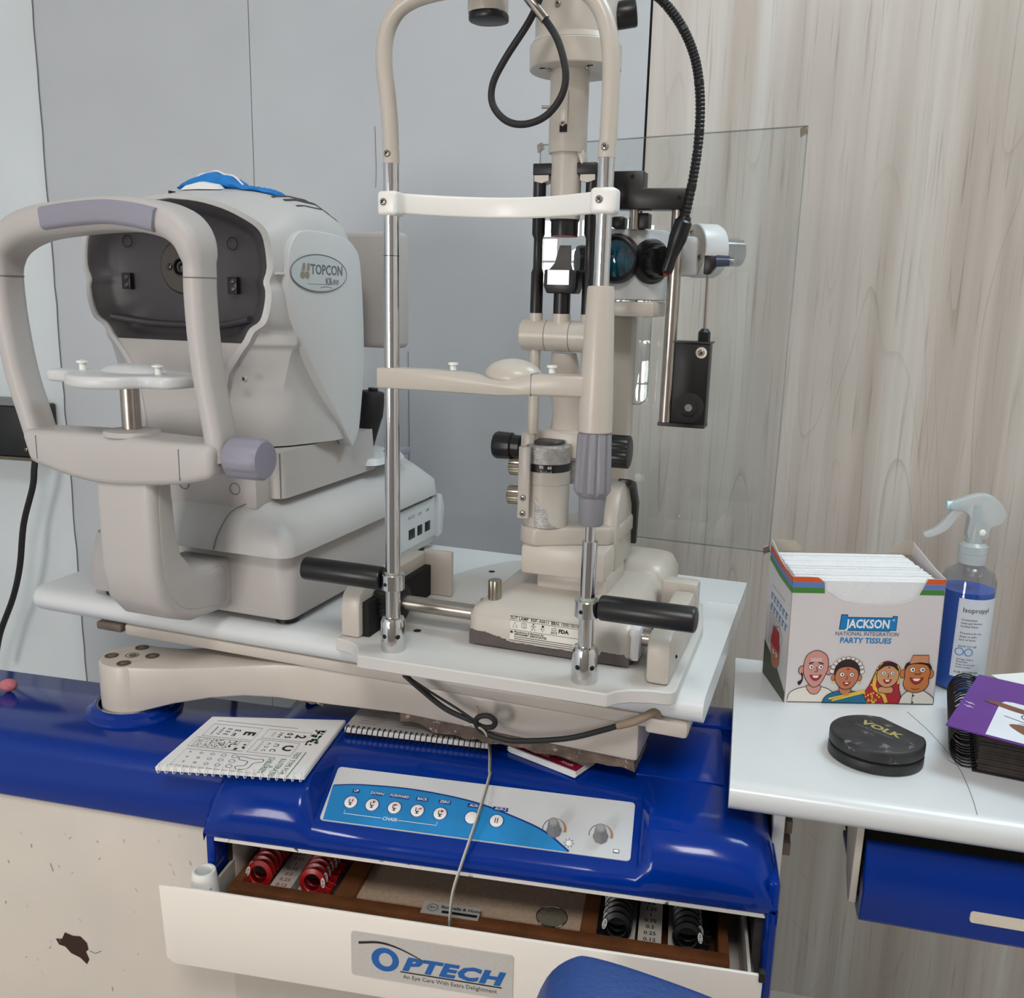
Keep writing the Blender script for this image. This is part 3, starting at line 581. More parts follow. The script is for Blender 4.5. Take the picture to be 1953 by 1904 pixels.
cb = B().box(.1035, .1165, .0985, .1035, .150, .2305, bev=.001).make('clamp_bar', M_cream, S)
screw(S, (.110, .0985, .1735), (0, -1, 0), .0034); screw(S, (.110, .0985, .156), (0, -1, 0), .0034)
B().box(.099, .116, .115, .150, .205, .2445, bev=.004).box(.114, .175, .135, .165, .215, .245, bev=.003).make('pivot_block', M_cream, S)
kb = B(); kb.lathe([(.0085, 0), (.0085, .004)], (.099, .133, .2245), (0, .133, .2245), 24); kb.make('knob_collar', M_cream, S)
B().lathe([(.0115, 0), (.013, .002), (.013, .011), (.0152, .013), (.0158, .030), (.014, .0335), (.0001, .034)], (.0965, .133, .2245), (0, .133, .2245), 48, rib=lambda k, r: r * (1 - .035 * (k % 4 > 2))).make('centring_knob', M_blk, S)
B().knob((.1005, .131, .2025), (.083, .131, .2020), .0105, 22, .06).make('lock_knob', M_knurl, S)
B().knob((.1000, .131, .1690), (.0815, .131, .1685), .0108, 22, .06).make('lock_knob', M_knurl, S)
B().knob((.188, .150, .225), (.216, .150, .225), .0185, 26, .05, .002).make('width_knob', M_blk, S)
B().cyl((.150, .155, .185), (.150, .155, .210), .012).make('bearing_boss', M_worn, S)
# illumination tower
ax, ay = .1405, .12
nk = [(.026, .021, .228), (.025, .020, .240), (.0205, .0165, .252), (.0178, .014, .265), (.0185, .014, .280), (.0192, .014, .295), (.018, .0135, .31), (.0135, .0125, .332)]
B().loft([[(ax + .002 + a * cos(t), ay + .008 + .036 * max(0, min(1, (.325 - z) / .085)) + b * sin(t), z) for t in [2 * pi * k / 28 for k in range(28)]] for a, b, z in nk]).make('tower_neck', M_cream_worn, S, ang=60)
for dx in (-.0285, .030): B().cyl((ax + dx, ay, .243), (ax + dx, ay, .34), .0060).make('guide_rod', M_cream, S)
B().lathe([(.0135, 0), (.0165, .0025), (.0165, .029), (.0160, .0295), (.0165, .030), (.0165, .056), (.0160, .0565), (.0165, .057), (.0165, .096), (.0135, .099)], (.096, ay, .350), (1, ay, .350), 36).make('tilt_barrel', M_cream, S, ang=25)
for x in (.1255, .1525): B().lathe([(.0166, 0), (.0166, .0006)], (x, ay, .350), (1, ay, .350), 36).make('barrel_seam', M_inkgrey, S)
for dx in (-.0285, .0285):
    B().cyl((ax + dx, ay, .363), (ax + dx, ay, .3735), .0072).make('rod_socket', M_cream, S)
    B().lathe([(.0068, 0), (.0066, .042), (.0048, .047), (.0046, .077), (.0068, .082), (.0068, .146)], (ax + dx, ay, .3735), (ax + dx, ay, 1), 24).make('prism_rod', M_blk, S)
B().cyl((ax, ay, .363), (ax, ay, .3735), .0098).make('stem_socket', M_cream, S)
B().cyl((ax, ay, .3735), (ax, ay, .397), .0090).make('mirror_stem', M_blk, S)
B().prism([(.1265, .3945), (.1565, .3945), (.1590, .402), (.1585, .4190), (.1235, .4190), (.1230, .402)], .108, .134, 'xz', bev=.0015).make('mirror_holder', M_blk, S)
B().loft([[(.1275, .1075, .4035), (.151, .1075, .4035), (.151, .1075, .4185), (.1275, .1075, .4185)], [(.1275, .108, .4035), (.151, .108, .4035), (.151, .108, .4185), (.1275, .108, .4185)]]).make('mirror', mat('mirror_face', (140, 150, 158), .3, .7), S)
B().loft([[(.1275, .110, .418), (.1535, .110, .418), (.1535, .113, .418), (.1275, .113, .418)], [(.133, .114, .426), (.150, .114, .426), (.150, .117, .426), (.133, .117, .426)], [(.1365, .119, .444), (.148, .119, .444), (.148, .122, .444), (.1365, .122, .444)]]).make('mirror_flap', mat('flap_grey', (70, 68, 66), .6), S)
B().lathe([(.0138, 0), (.0142, .003), (.0142, .014), (.0152, .015), (.0152, .024)], (ax, ay, .4535), (ax, ay, 1), 40, rib=lambda k, r: r * (1 - .02 * (k % 4 > 1))).make('lens_tip', M_blk, S)
B().lathe([(.0140, 0), (.0140, .0008)], (ax, ay, .4527), (ax, ay, 1), 32).make('tip_ring', mat('ring_red', (140, 30, 24), .4), S)
B().cyl((ax, ay, .470), (ax, ay, .545), .0158).make('light_tube', M_cream, S)
B().lathe([(.0192, 0), (.0198, .001), (.0198, .08)], (ax + .0005, ay, .535), (ax + .0005, ay, 1), 40).make('light_sleeve', M_cream, S)
B().prism([(.15, .537), (.1605, .537), (.1605, .520), (.158, .523), (.154, .533)], .112, .128, 'xz', bev=.001).make('sleeve_tab', M_cream, S)
B().box(.1375, .146, .0985, .1015, .560, .592, bev=.001).make('sleeve_plate', M_cream, S)
B().box(.138, .1455, .0990, .1020, .553, .560).make('sleeve_slot', M_hole, S)
screw(S, (.1415, .0985, .5605), (0, -1, 0), .0026)
B().cyl((.1215, .118, .5805), (.113, .116, .5805), .0016, n=10).make('slit_pin', M_steel, S)
B().lathe([(.0455, 0), (.0465, .001), (.0465, .022), (.0455, .0235)], (.1455, .122, .6135), (.1455, .122, 1), 56).make('lamp_flange', M_cream, S)
B().lathe([(.0455, 0), (.0415, .006), (.0415, .070), (.0385, .078), (.0001, .079)], (.1455, .122, .6372), (.1455, .122, 1), 56).make('lamp_hood', M_cream, S)
for dx in (-.022, .018): B().ball((.1455 + dx, .103, .6125), .0026, .0026, .0022, 12, 8).make('flange_screw', M_steel, S)
for dx in (-.027, .022): B().box(.1455 + dx - .003, .1455 + dx + .003, .0972, .0985, .6128, .6136).make('vent_slot', M_hole, S)
screw(S, (.138, .0810, .6665), (0, -1, 0), .0032)
B().cyl((.183, .13, .665), (.203, .135, .668), .013, bev=.002).make('hood_socket', M_blk, S)
B().box(.1065, .1745, .112, .134, .5140, .5255, bev=.001).make('rod_bridge', M_blk, S)
for x in (.108, .1575): B().prism([(x, .5138), (x + .0155, .5138), (x + .0155, .5085), (x + .008, .506), (x, .508)], .113, .132, 'xz').make('bridge_pad', M_cream, S)
B().cyl((.1715, .12, .514), (.1715, .12, .50), .0015, n=10).make('bridge_pin', M_steel, S)
B().cyl((.171, .135, .475), (.171, .135, .500), .007).make('bridge_boss', M_cream, S)
# microscope body
B().prism([(.148, .226), (.163, .206), (.196, .206), (.228, .238), (.228, .288), (.148, .288)], .389, .468, bev=.005).make('microscope_body', M_plastw, S)
B().prism([(.155, .371), (.222, .371), (.222, .388), (.155, .388)], .21, .28, 'xz', bev=.002).make('microscope_cradle', M_cream, S)
B().lathe([(.0275, 0), (.0275, .005), (.0255, .012), (.0235, .013), (.0205, .008), (.0185, .004)], (.177, .206, .4345), (.177, 0, .4345), 48, cap=False).make('objective_ring', M_blk, S)
B().lathe([(.0207, 0), (.0120, .0025), (.0001, .0036)], (.177, .199, .4345), (.177, 0, .4345), 40).make('objective_glass', mat('coated_glass', (12, 62, 78), .05, 0, coat=1, var=.8, scale=70), S)
pr = Print((.177, .1975, .4345), (1, 0, 0), (0, 0, 1)); pr.text('f=100', .0205, -.010, .004, M_pw, 0, rot=65); pr.make('objective_print', S)
for c_, d_ in ((Vector((.2125, .2215, .4325)), Vector((.71, -.70, 0))), (Vector((.1505, .222, .4325)), Vector((-.86, -.5, 0)))):
    d_.normalize(); B().lathe([(.0240, 0), (.0250, .001), (.0250, .003), (.0215, .006), (.0205, .009)], c_, c_ + d_, 44).make('dial_flange', M_blk, S)
    B().lathe([(.0175, 0), (.0172, .012), (.0160, .016), (.0001, .017)], c_ + d_ * .008, c_ + d_ * 2, 48, rib=lambda k, r: r * (1 - .06 * (k % 6 > 3))).make('magnification_dial', M_blk, S)
B().ball((.2350, .2000, .4190), .0032, .0032, .0032, 14, 10).make('red_index', mat('index_red', (190, 30, 26), .35), S)
# drum and eyepiece
dr = Vector((.040, .030, 0)).normalized()
B().lathe([(.0295, 0), (.0305, .001), (.0305, .026), (.0285, .030), (.024, .031)], (.253, .265, .447), Vector((.253, .265, .447)) + dr, 48).make('eyepiece_drum', M_plastw, S)
B().lathe([(.0292, 0), (.0001, .0006)], Vector((.253, .265, .447)) - dr * .0006, Vector((.253, .265, .447)) + dr, 44).make('drum_face', mat('drum_face', (186, 180, 170), .45), S)
for a, r in ((100, .003), (-20, .003), (200, .002)):
    u = Vector((-dr.y, dr.x, 0)); q = Vector((.253, .265, .447)) + u * (-.021 * cos(radians(a))) + Vector((0, 0, .021 * sin(radians(a)))) - dr * .0006; screw(S, q, -dr, r)
B().box(.221, .262, .245, .29, .418, .462, bev=.006).make('drum_link', M_plastw, S)
B().lathe([(.017, 0), (.016, .03)], Vector((.253, .265, .447)) + dr * .03, Vector((.253, .265, .447)) + dr * 2, 32).make('eyepiece', clear('clear_eyecup', (226, 228, 230), 1.4), S)
# tonometer arm
B().prism([(.168, .487), (.2535, .486), (.2535, .508), (.2065, .5085), (.2065, .5265), (.168, .5265)], .190, .214, 'xz', bev=.001).make('tonometer_arm', M_blk, S)
for x, z in ((.1945, .5205), (.2465, .498)): B().cyl((x, .1902, z), (x, .1895, z), .0022, n=14).make('arm_screw', M_hole, S)
B().cyl((.1965, .20, .466), (.1965, .20, .488), .0055).make('pivot_pin', M_steel, S)
B().box(.172, .186, .195, .215, .4675, .4795, bev=.002).box(.198, .212, .20, .22, .4675, .4835, bev=.001).make('pivot_block', M_blk, S)
B().cyl((.2435, .202, .255), (.2445, .202, .490), .0072).make('tonometer_rod', M_steel, S)
B().box(.250, .2885, .198, .222, .254, .3450, bev=.001).make('tonometer_box', M_blk, S)
B().box(.2485, .290, .196, .224, .3445, .3465).make('box_end_plate', M_blk, S); B().box(.236, .2885, .196, .224, .2505, .2545).make('box_end_plate', M_blk, S)
B().lathe([(.0165, 0), (.0165, .002), (.009, .003), (.009, .005), (.004, .0055)], (.2705, .198, .2735), (.2705, 0, .2735), 36).make('dial_disc', M_blkr, S)
B().cyl((.2705, .1925, .2735), (.2705, .1915, .2735), .0042, n=20).make('dial_centre', M_chrome, S)
B().cyl((.280, .198, .3345), (.280, .1965, .3345), .0062, n=24).make('screw_seat', M_steel, S); screw(S, (.280, .1965, .3345), (0, -1, 0), .0036)
B().lathe([(.0068, 0), (.0068, .010), (.0035, .014)], (.280, .21, .3465), (.280, .21, 1), 8).make('rod_gland', M_blk, S)
B().cyl((.280, .21, .358), (.2795, .21, .424), .0015, n=10).make('thin_rod', M_steel, S)
B().prism([(.2755, .419), (.2755, .439), (.288, .439), (.288, .427), (.282, .419)], .203, .217, 'xz', bev=.001).make('prism_holder', M_blk, S)
B().lathe([(.0065, 0), (.0055, .014)], (.288, .21, .4335), (1, .21, .4335), 24).make('prism_barrel', mat('barrel_blue', (58, 70, 92), .25), S)
B().lathe([(.0050, 0), (.0045, .005)], (.302, .21, .4335), (1, .21, .4335), 20).make('prism_tip', clear('tip_clear', (225, 230, 235), 2), S)
# support column and breath shields
B().box(.140, .186, .27, .298, .06, .372, bev=.006).make('microscope_column', M_cream, S)
sh = B().prism([(.051, .574), (.366, .585), (.364, .0885), (.12, .0905), (.12, .40), (.051, .41)], .302, .3045, 'xz').make('breath_shield', M_clear, S)
for x, z in ((.052, .572), (.363, .580), (.362, .092)): B().prism([(x - .004, z - .007), (x + .004, z - .002), (x + .001, z + .005), (x - .005, z + .002)], .3008, .306, 'xz').make('chipped_corner', clear('chip_clear', (200, 190, 175), 2.5, .3), S)
edge = clear('acrylic_edge', (215, 222, 222), 3.0, .2)
B().tube([(.12, .3032, .0905), (.24, .3032, .0893), (.364, .3032, .0885)], .0011, 6, sub=1).make('shield_edge', edge, S)
B().tube([(.051, .3032, .574), (.2, .3032, .5793), (.366, .3032, .585)], .0009, 6, sub=1).make('shield_edge', edge, S)
B().tube([(.366, .3032, .585), (.364, .3032, .0885)], .0008, 6, sub=1).make('shield_edge', edge, S)
B().tube([(.051, .3032, .574), (.051, .3032, .41)], .0010, 6, sub=1).make('shield_edge', edge, S)
sp = [(.165 + a, .327 + b) for a, b in rrect(.078, .128, .012, 5)]
B().prism(sp, .288, .2895, 'xz').make('inner_shield', clear('inner_acrylic', (244, 246, 246), 2.2), S)
B().tube([(p, .2888, q) for p, q in sp], .0007, 6, closed=True, sub=1).make('inner_shield_edge', edge, S)
# chin rest frame
B().lathe([(.0132, 0), (.0134, .001), (.0134, .032), (.0115, .0365), (.0085, .037)], (0, 0, .015), (0, 0, 1), 40).make('post_foot', M_chrome, S)
B().lathe([(.0132, 0), (.0134, .001), (.0134, .032), (.0115, .0365), (.0085, .037)], (.2135, 0, .015), (.2135, 0, 1), 40).make('post_foot', M_chrome, S)
for x in (0, .2135):
    B().lathe([(.0118, 0), (.0125, .0006), (.0125, .0165), (.0118, .0175), (.0082, .0176)], (x, 0, .083), (x, 0, 1), 40).make('post_collar', M_chrome, S)
    for a in ((-.3, -1), (.75, -.66)):
        d = Vector((a[0], a[1], 0)).normalized(); q = Vector((x, 0, .033)); B().cyl(q + d * .0130, q + d * .0136, .0026, n=14).make('set_hole', M_hole, S)
    d = Vector((-.25, -1, 0)).normalized(); q = Vector((x, 0, .0905)); B().cyl(q + d * .0120, q + d * .0127, .0021, n=14).make('set_hole', M_hole, S)
    B().lathe([(.0081, 0), (.0078, .003)], (x, 0, .1006), (x, 0, 1), 30).make('verdigris', mat('verdigris', (148, 154, 138), .6, var=.3, scale=200), S)
B().cyl((0, 0, .05), (0, 0, .515), .0079).make('chrome_post', M_chrome, S)
B().lathe([(.0080, 0), (.0080, .0006)], (0, 0, .4262), (0, 0, 1), 30).make('post_groove', M_hole, S)
B().cyl((.2135, 0, .05), (.2135, 0, .160), .0076).make('chrome_post', M_chrome, S)
B().cyl((.2135, 0, .158), (.2135, 0, .182), .0050).make('thread_rod', M_chrome, S)
B().cyl((.2135, 0, .395), (.2135, 0, .515), .0074).make('chrome_post', M_chrome, S)
B().lathe([(.0112, 0), (.0122, .002), (.0128, .0275), (.0150, .030), (.0178, .034), (.0178, .038), (.0163, .088), (.0150, .090)], (.2135, 0, .1765), (.2135, 0, 1), 80, rib=lambda k, r: r * (1 - .13 * max(0, cos(2 * pi * k / 8)) ** 2) if r > .0155 else r).make('height_grip', M_grip, S)
B().lathe([(.0155, 0), (.0165, .001), (.0165, .02), (.0125, .132), (.0118, .1345), (.0070, .135)], (.2135, 0, .2668), (.2135, 0, 1), 40).make('post_sleeve', M_cream, S)
B().cyl((-.0125, 0, .093), (-.105, -.004, .0945), .0127, n=36, bev=.0015).make('hand_grip', M_blk, S)
B().cyl((.2265, 0, .094), (.3215, -.006, .0965), .0127, n=36, bev=.003).make('hand_grip', M_blk, S)
arch = [(0, 0, .5125), (-.0008, 0, .545), (-.0035, 0, .575), (-.0068, 0, .600), (-.0058, 0, .622), (.001, 0, .640), (.016, 0, .653), (.045, 0, .660), (.10, 0, .663), (.165, 0, .659), (.189, 0, .650), (.203, 0, .634), (.211, 0, .612), (.2142, 0, .585), (.2145, 0, .55), (.2138, 0, .5125)]
B().tube(arch, .0079, 16, sub=5).make('head_arch', M_cream, S)
for x, m_ in ((0, M_rustspot), (.2135, M_rustspot)):
    screw(S, (x, -.0078, .5210), (0, -1, 0), .0033)
    B().lathe([(.0081, 0), (.0081, .012)], (x, 0, .5126), (x, 0, 1), 24).make('rust_ring', m_, S)
hb = smooth([(-.002, -.001, .4765), (.03, .016, .4755), (.07, .030, .4745), (.11, .036, .474), (.15, .031, .4742), (.185, .017, .475), (.2155, -.001, .4755)], 6)
B().sweep(hb, rrect(.005, .0195, .0022, 3), (0, 0, 1)).make('forehead_band', M_pvc, S, ang=50)
for x, hw in ((0, .0105), (.214, .0118)):
    B().box(x - hw, x + hw, -.0105, .0105, .4640, .4870, bev=.004, seg=4).make('band_clamp', M_pvc, S); screw(S, (x - .003, -.0105, .4765), (0, -1, 0), .0034)
cr = sm2([(-.0125, .3175), (.05, .3175), (.085, .316), (.105, .3115), (.122, .3105), (.14, .314), (.152, .3185)], 3) + [(.205, .3200), (.205, .2995), (.152, .2985), (.122, .2965), (.05, .2970), (-.0125, .2968)]
B().prism(cr, -.012, .013, 'xz', bev=.003).make('chin_bar', M_cream, S, ang=45)
B().box(.1520, .1525, -.0123, .0132, .2982, .3190).make('bar_seam', M_inkgrey, S)
B().ball((.1225, .022, .312), .030, .022, .0185, 32, 14, -.35, pi / 2).make('chin_cup', M_cream, S)
for x, z in ((.0655, .3175), (.168, .3195)): B().lathe([(.0032, 0), (.0032, .005), (.0050, .0055), (.0050, .0075), (.0001, .008)], (x, .004, z), (x, .004, 1), 18).make('paper_peg', M_pvc, S)
# fixation lamp and cables
B().lathe([(.0185, 0), (.0190, .004), (.0190, .03)], (.086, .03, .647), (.086, .03, 1), 32).make('fixation_lamp', M_cream, S)
B().prism([(.086 + a * 1.0, .03 + b) for a, b in sm2([(-.018, 0), (-.012, -.014), (.004, -.018), (.016, -.012), (.0185, 0), (.016, .012), (.004, .018), (-.012, .014)], 4, True)], .6405, .6475, bev=.0015).make('fixation_cap', M_blk, S)
B().box(.080, .092, -.002, .032, .668, .678, bev=.002).make('fixation_bracket', M_cream, S)
lp = [(.160, .003, .665), (.154, .02, .674), (.1392, .03, .6616), (.1272, .03, .6383), (.1048, .03, .6083), (.0922, .03, .5861), (.0925, .03, .5675), (.1061, .03, .553), (.1247, .03, .549), (.1452, .03, .5552), (.1599, .03, .5714), (.1637, .03, .5915), (.1557, .03, .6187), (.1425, .03, .6381), (.1267, .03, .656), (.119, .022, .672), (.116, .002, .666)]
B().tube(lp, .0034, 10, sub=5).make('lamp_cable', M_blkr, S)
B().cyl((.1235, .0300, .660), (.1425, .0300, .6381), .0046, n=20).make('cable_ferrule', M_steel, S)
fx = [(.158, .15, .708), (.168, .172, .717), (.1977, .19, .7054), (.216, .19, .694), (.2383, .19, .6675), (.2538, .19, .6365), (.2616, .19, .6006), (.2633, .19, .5594), (.26, .19, .5175), (.2533, .19, .4748), (.2487, .19, .4585)]
fp = smooth(fx, 30); n_ = len(fp)
B().tube(fp, lambda t: .0052 - .0008 * (int(t * (n_ - 1)) % 3 == 0), 12, sub=1).make('armoured_cable', M_blk, S, ang=20)
B().lathe([(.0062, 0), (.0072, .004), (.0095, .006), (.0098, .024), (.0078, .036), (.0062, .044), (.0060, .060), (.003, .063)], (.2545, .190, .4790), (.2360, .193, .420), 28).make('cable_boot', M_blk, S)

# ------------------------------------------------------------------ autorefractor
A = thing('autorefractor', 'white auto refractometer with grey chin frame and dark measuring window', 'autorefractor', (-.26063, 1.02126, .89), -20)
CX = -.145
for x, y in ((-.02, .03), (-.28, .03), (-.02, .38), (-.28, .38)): B().cyl((x, y, 0), (x, y, .0102), .014, n=24).make('foot', M_blk, A)
bs = B(); bs.loft([rr3(-.298, .0, .004, .408, .010, .012), rr3(-.302, .004, 0, .412, .016, .016), rr3(-.298, .002, .002, .410, .070, .02), rr3(-.294, -.002, .006, .406, .0855, .02)])
bs.make('base', M_plast, A, ang=50)
B().loft([rr3(-.292, -.004, .012, .40, .0855, .015), rr3(-.292, -.004, .012, .40, .0905, .015)]).make('base_gap', M_hole, A)
cv = B(); cv.loft([rr3(-.256, .012, -.014, .402, .0905, .02), rr3(-.256, .012, -.014, .402, .094, .02), rr3(-.254, .010, -.012, .400, .114, .02), rr3(-.240, -.018, -.004, .392, .134, .02), rr3(-.225, -.040, .004, .385, .148, .02), rr3(-.215, -.056, .05, .36, .163, .02)])
cv.make('sliding_cover', M_plastm, A, ang=50)
B().tube([(-.048, .0025, .1490), (-.066, -.0085, .1385), (-.081, -.0135, .114), (-.089, -.0150, .092)], .0007, 6).make('cover_seam', M_inkgrey, A)
bl = B().box(-.225, -.037, .0, .10, .142, .190, bev=.003).make('front_block', M_plast, A)
for x in (-.138, -.066): B().tube([(x + .0068 * cos(a * pi / 14), -.0003, .164 + .0068 * sin(a * pi / 14)) for a in range(28)], .0005, 6, closed=True, sub=1).make('screw_plug', M_inkgrey, bl)
nk_ = B().loft([rr3(-.232, -.020, .028, .262, .150, .012), rr3(-.232, -.022, .026, .258, .206, .012)]); nk_.make('neck', M_plast, A)
B().box(-.0225, -.0215, .0262, .0275, .150, .205).box(-.045, -.0445, .0255, .0268, .150, .205).make('neck_seam', M_inkgrey, A)
# head shell: sections from the window rim to the back
S0 = [(0, .4945), (.04, .4905), (.075, .482), (.100, .472), (.121, .4605), (.1305, .4463), (.134, .416), (.1285, .3995), (.1310, .389), (.1290, .373), (.122, .3544), (.107, .3445), (.098, .331), (.090, .322), (.070, .295), (.060, .26), (.056, .23), (.055, .208), (0, .208)]
def sect(y, top, hw, lowx):
    r = []
    FULL = ((0, 0), (.31, -.0015), (.58, -.0055), (.78, -.013), (.93, -.027), (1.0, -.050))
    for i, (a, b) in enumerate(S0):
        if i <= 5: aa = FULL[i][0] * hw; bb = max(top + FULL[i][1], .418 + (5 - i) * .004)
        elif i <= 12: aa = hw + .002 * sin(pi * (i - 5) / 8); bb = b
        else: q = (i - 12) / 5.; aa = hw + (lowx - hw) * q ** 1.2; bb = b
        if i == 18: aa = 0
        r.append((aa, bb))
    return y, r
secs = [(.010, S0), (.018, [(a * 1.015, b + (.002 if i < 5 else 0)) for i, (a, b) in enumerate(S0)]), sect(.045, .501, .1375, .094), sect(.065, .5055, .139, .110), sect(.09, .508, .1398, .122), sect(.13, .507, .1402, .137), sect(.165, .497, .1395, .139), sect(.190, .478, .134, .130), sect(.202, .458, .120, .116)]
def ring(y, r):
    q = sm2(r[:-1], 3); q[0] = (0, q[0][1]); q.append(r[-1])
    return [(CX + a, y, b) for a, b in q] + [(CX - a, y, b) for a, b in q[-2:0:-1]]
def inner(k, y): return [(CX + (p[0] - CX) * k, y, .405 + (p[2] - .405) * k) for p in ring(.01, S0)]
hd = B().loft([inner(.93, .0125), inner(.945, .0085)] + [ring(y, r) for y, r in secs], False, True)
hd.make('head_shell', M_plastm, A, ang=40)
lowf = S0[12:]; B().loft([[(CX + a, .0102, b) for a, b in lowf[:-1]] + [(CX - a, .0102, b) for a, b in lowf[:-1]][::-1], [(CX + a, .0180, b) for a, b in lowf[:-1]] + [(CX - a, .0180, b) for a, b in lowf[:-1]][::-1]]).make('lower_face', M_plast, A)  # beige tone paints in the shade of the lower front
mo_ = [(a * .945, .405 + (b - .405) * .95) for i, (a, b) in enumerate(S0[:14])]; mo_ = mo_[:13] + [(.082, .3275), (.04, .3255)]
mo_ = sm2(mo_, 3); mo_[0] = (0, mo_[0][1])
mfull = [(CX + a, b) for a, b in mo_] + [(CX - a, b) for a, b in mo_[:0:-1]]
mc = (CX, .405)
def mring(k, y): return [(mc[0] + (p - mc[0]) * k, y, mc[1] + (q - mc[1]) * k) for p, q in mfull]
mk = B().loft([mring(1.0, .0102), mring(.97, .0110), mring(.86, .022), mring(.80, .026), mring(.5, .028), mring(.2, .028)], False, True)
MK = mk.make('window_mask', M_dark, A, ang=60)
B().lathe([(.031, 0), (.031, .0008), (.0295, .0012)], (-.1465, .0275, .415), (-.1465, 0, .415), 44).make('window_rim', M_hole, MK)
B().lathe([(.0292, 0), (.0292, .0022)], (-.1465, .0275, .415), (-.1465, 0, .415), 44).make('window_disc', mat('window_disc', (70, 64, 58), .35), MK)
B().lathe([(.0098, 0), (.0098, .003), (.0085, .0035), (.008, .0005)], (-.1465, .0252, .4145), (-.1465, 0, .4145), 28).make('lens_port', M_blk, MK)
B().ball((-.1465, .0248, .4145), .0080, .0022, .0080, 24, 12).make('lens', mat('lens_black', (4, 4, 6), .03, coat=1), MK)
B().ball((-.1635, .0248, .4148), .0040, .0016, .0040, 16, 10).make('sensor_lens', mat('lens_black', (4, 4, 6), .03), MK)
for x, z in ((-.224, .3975), (-.0735, .395)):
    B().box(x - .0062, x + .0062, .0195, .0265, z - .0095, z + .0095, bev=.0008).make('led_window', M_blk, MK)
    for dz in (-.0045, .0045): B().ball((x + .002, .0192, z + dz), .0036, .0024, .0036, 14, 10).make('led', clear('led_clear', (190, 185, 180), 3, .1), MK)
for x, z in ((-.222, .4435), (-.074, .441)): B().tube([(x + .0068 * cos(a * pi / 14), .0240, z + .0068 * sin(a * pi / 14)) for a in range(28)], .0005, 6, closed=True, sub=1).make('screw_plug', M_hole, MK)
B().tube([(CX - .098, .0135, .356), (CX - .05, .023, .350), (CX, .0245, .349), (CX + .05, .023, .350), (CX + .098, .0135, .358)], .004, 10).make('mask_crease', M_dark, MK)
# side covers
sp_ = [(.026, .4216), (.0284, .3877), (.0451, .3411), (.0842, .2874), (.1285, .2351), (.1561, .2014), (.1627, .1971), (.1740, .210), (.1812, .2291), (.1924, .2963), (.1925, .3633), (.1858, .4283), (.172, .446), (.15, .455), (.10, .459), (.055, .457), (.034, .444)]
for sx in (1, -1):
    x0 = CX + sx * .124; x1 = CX + sx * .1430
    B().prism(sm2(sp_, 3, True), min(x0, x1), max(x0, x1), 'yz', bev=.006, seg=3).make('side_cover', M_plastw, A, ang=45)
B().box(CX + .1335, CX + .1385, .012, .026, .4075, .4100, bev=.001).make('index_mark', M_plastw, A)
bd_ = B().loft([[(CX + .1431 + h, .0885 + k * a, .4115 + k * b) for a, b in ell(0, 0, .061, .0213, 40)] for h, k in ((0, 1), (.0012, .985))]).make('badge', mat('badge_plastic', (196, 204, 206), .25), A)
B().tube([(CX + .1441, .0885 + .0605 * cos(a * pi / 24), .4115 + .021 * sin(a * pi / 24)) for a in range(48)], .0007, 6, closed=True, sub=1).make('badge_rim', M_inkgrey, bd_)
pr = Print((CX + .1443, .0885, .4115), (0, 1, 0), (0, 0, 1)); pr.text('TOPCON', .0155, .0035, .0160, M_inkgrey, 0, bold=.022, sx=1.05)
for dx in (-.036, -.0265): pr.poly(sm2([(dx - .006, -.003), (dx - .002, .003), (dx, .010), (dx + .005, .010), (dx + .004, .003), (dx + .002, .001), (dx + .004, -.003), (dx + .001, -.007), (dx - .004, -.006)], 2, True), M_gold, 0)
pr.line([(-.042, .0012), (-.02, .0012)], .0007, mat('badge_plastic', (196, 204, 206), .25), 1)
pr.text('KR', .019, -.0095, .0115, M_inkgrey, 0, bold=.02).text('-800', .0335, -.0098, .0090, M_inkgrey, 0, bold=0).line([(-.027, -.0125), (.011, -.0125)], .0006, M_gold, 0).line([(.0, -.0165), (.012, -.0150), (.026, -.0165)], .0006, M_inkgrey, 0)
pr.make('badge_print', bd_)
for k in range(3):   # curved cooling slots in the crown
    pts = []
    for i in range(11):
        t = i / 10; y = .060 + k * .008 + t * (.112 - k * .006); a = .101 + k * .0105
        ii = [q for q in range(len(secs) - 1) if secs[q][0] <= y <= secs[q + 1][0]][0]; f = (y - secs[ii][0]) / (secs[ii + 1][0] - secs[ii][0])
        def zat(r):
            for (a0, b0), (a1, b1) in zip(r, r[1:]):
                if a0 <= a <= a1: return b0 + (b1 - b0) * (a - a0) / (a1 - a0)
            return r[5][1]
        pts.append((CX + a, y, zat(secs[ii][1]) * (1 - f) + zat(secs[ii + 1][1]) * f + .0004))
    B().tube(pts, .0019, 8, sub=2).make('vent_slot', M_dark, A)
B().box(CX - .0004, CX + .0004, .0085, .02, .4945, .4975).make('crown_seam', M_hole, A)
screw(A, (-.052, .0085, .2917), (-.2, -1, 0), .004, M_plast)
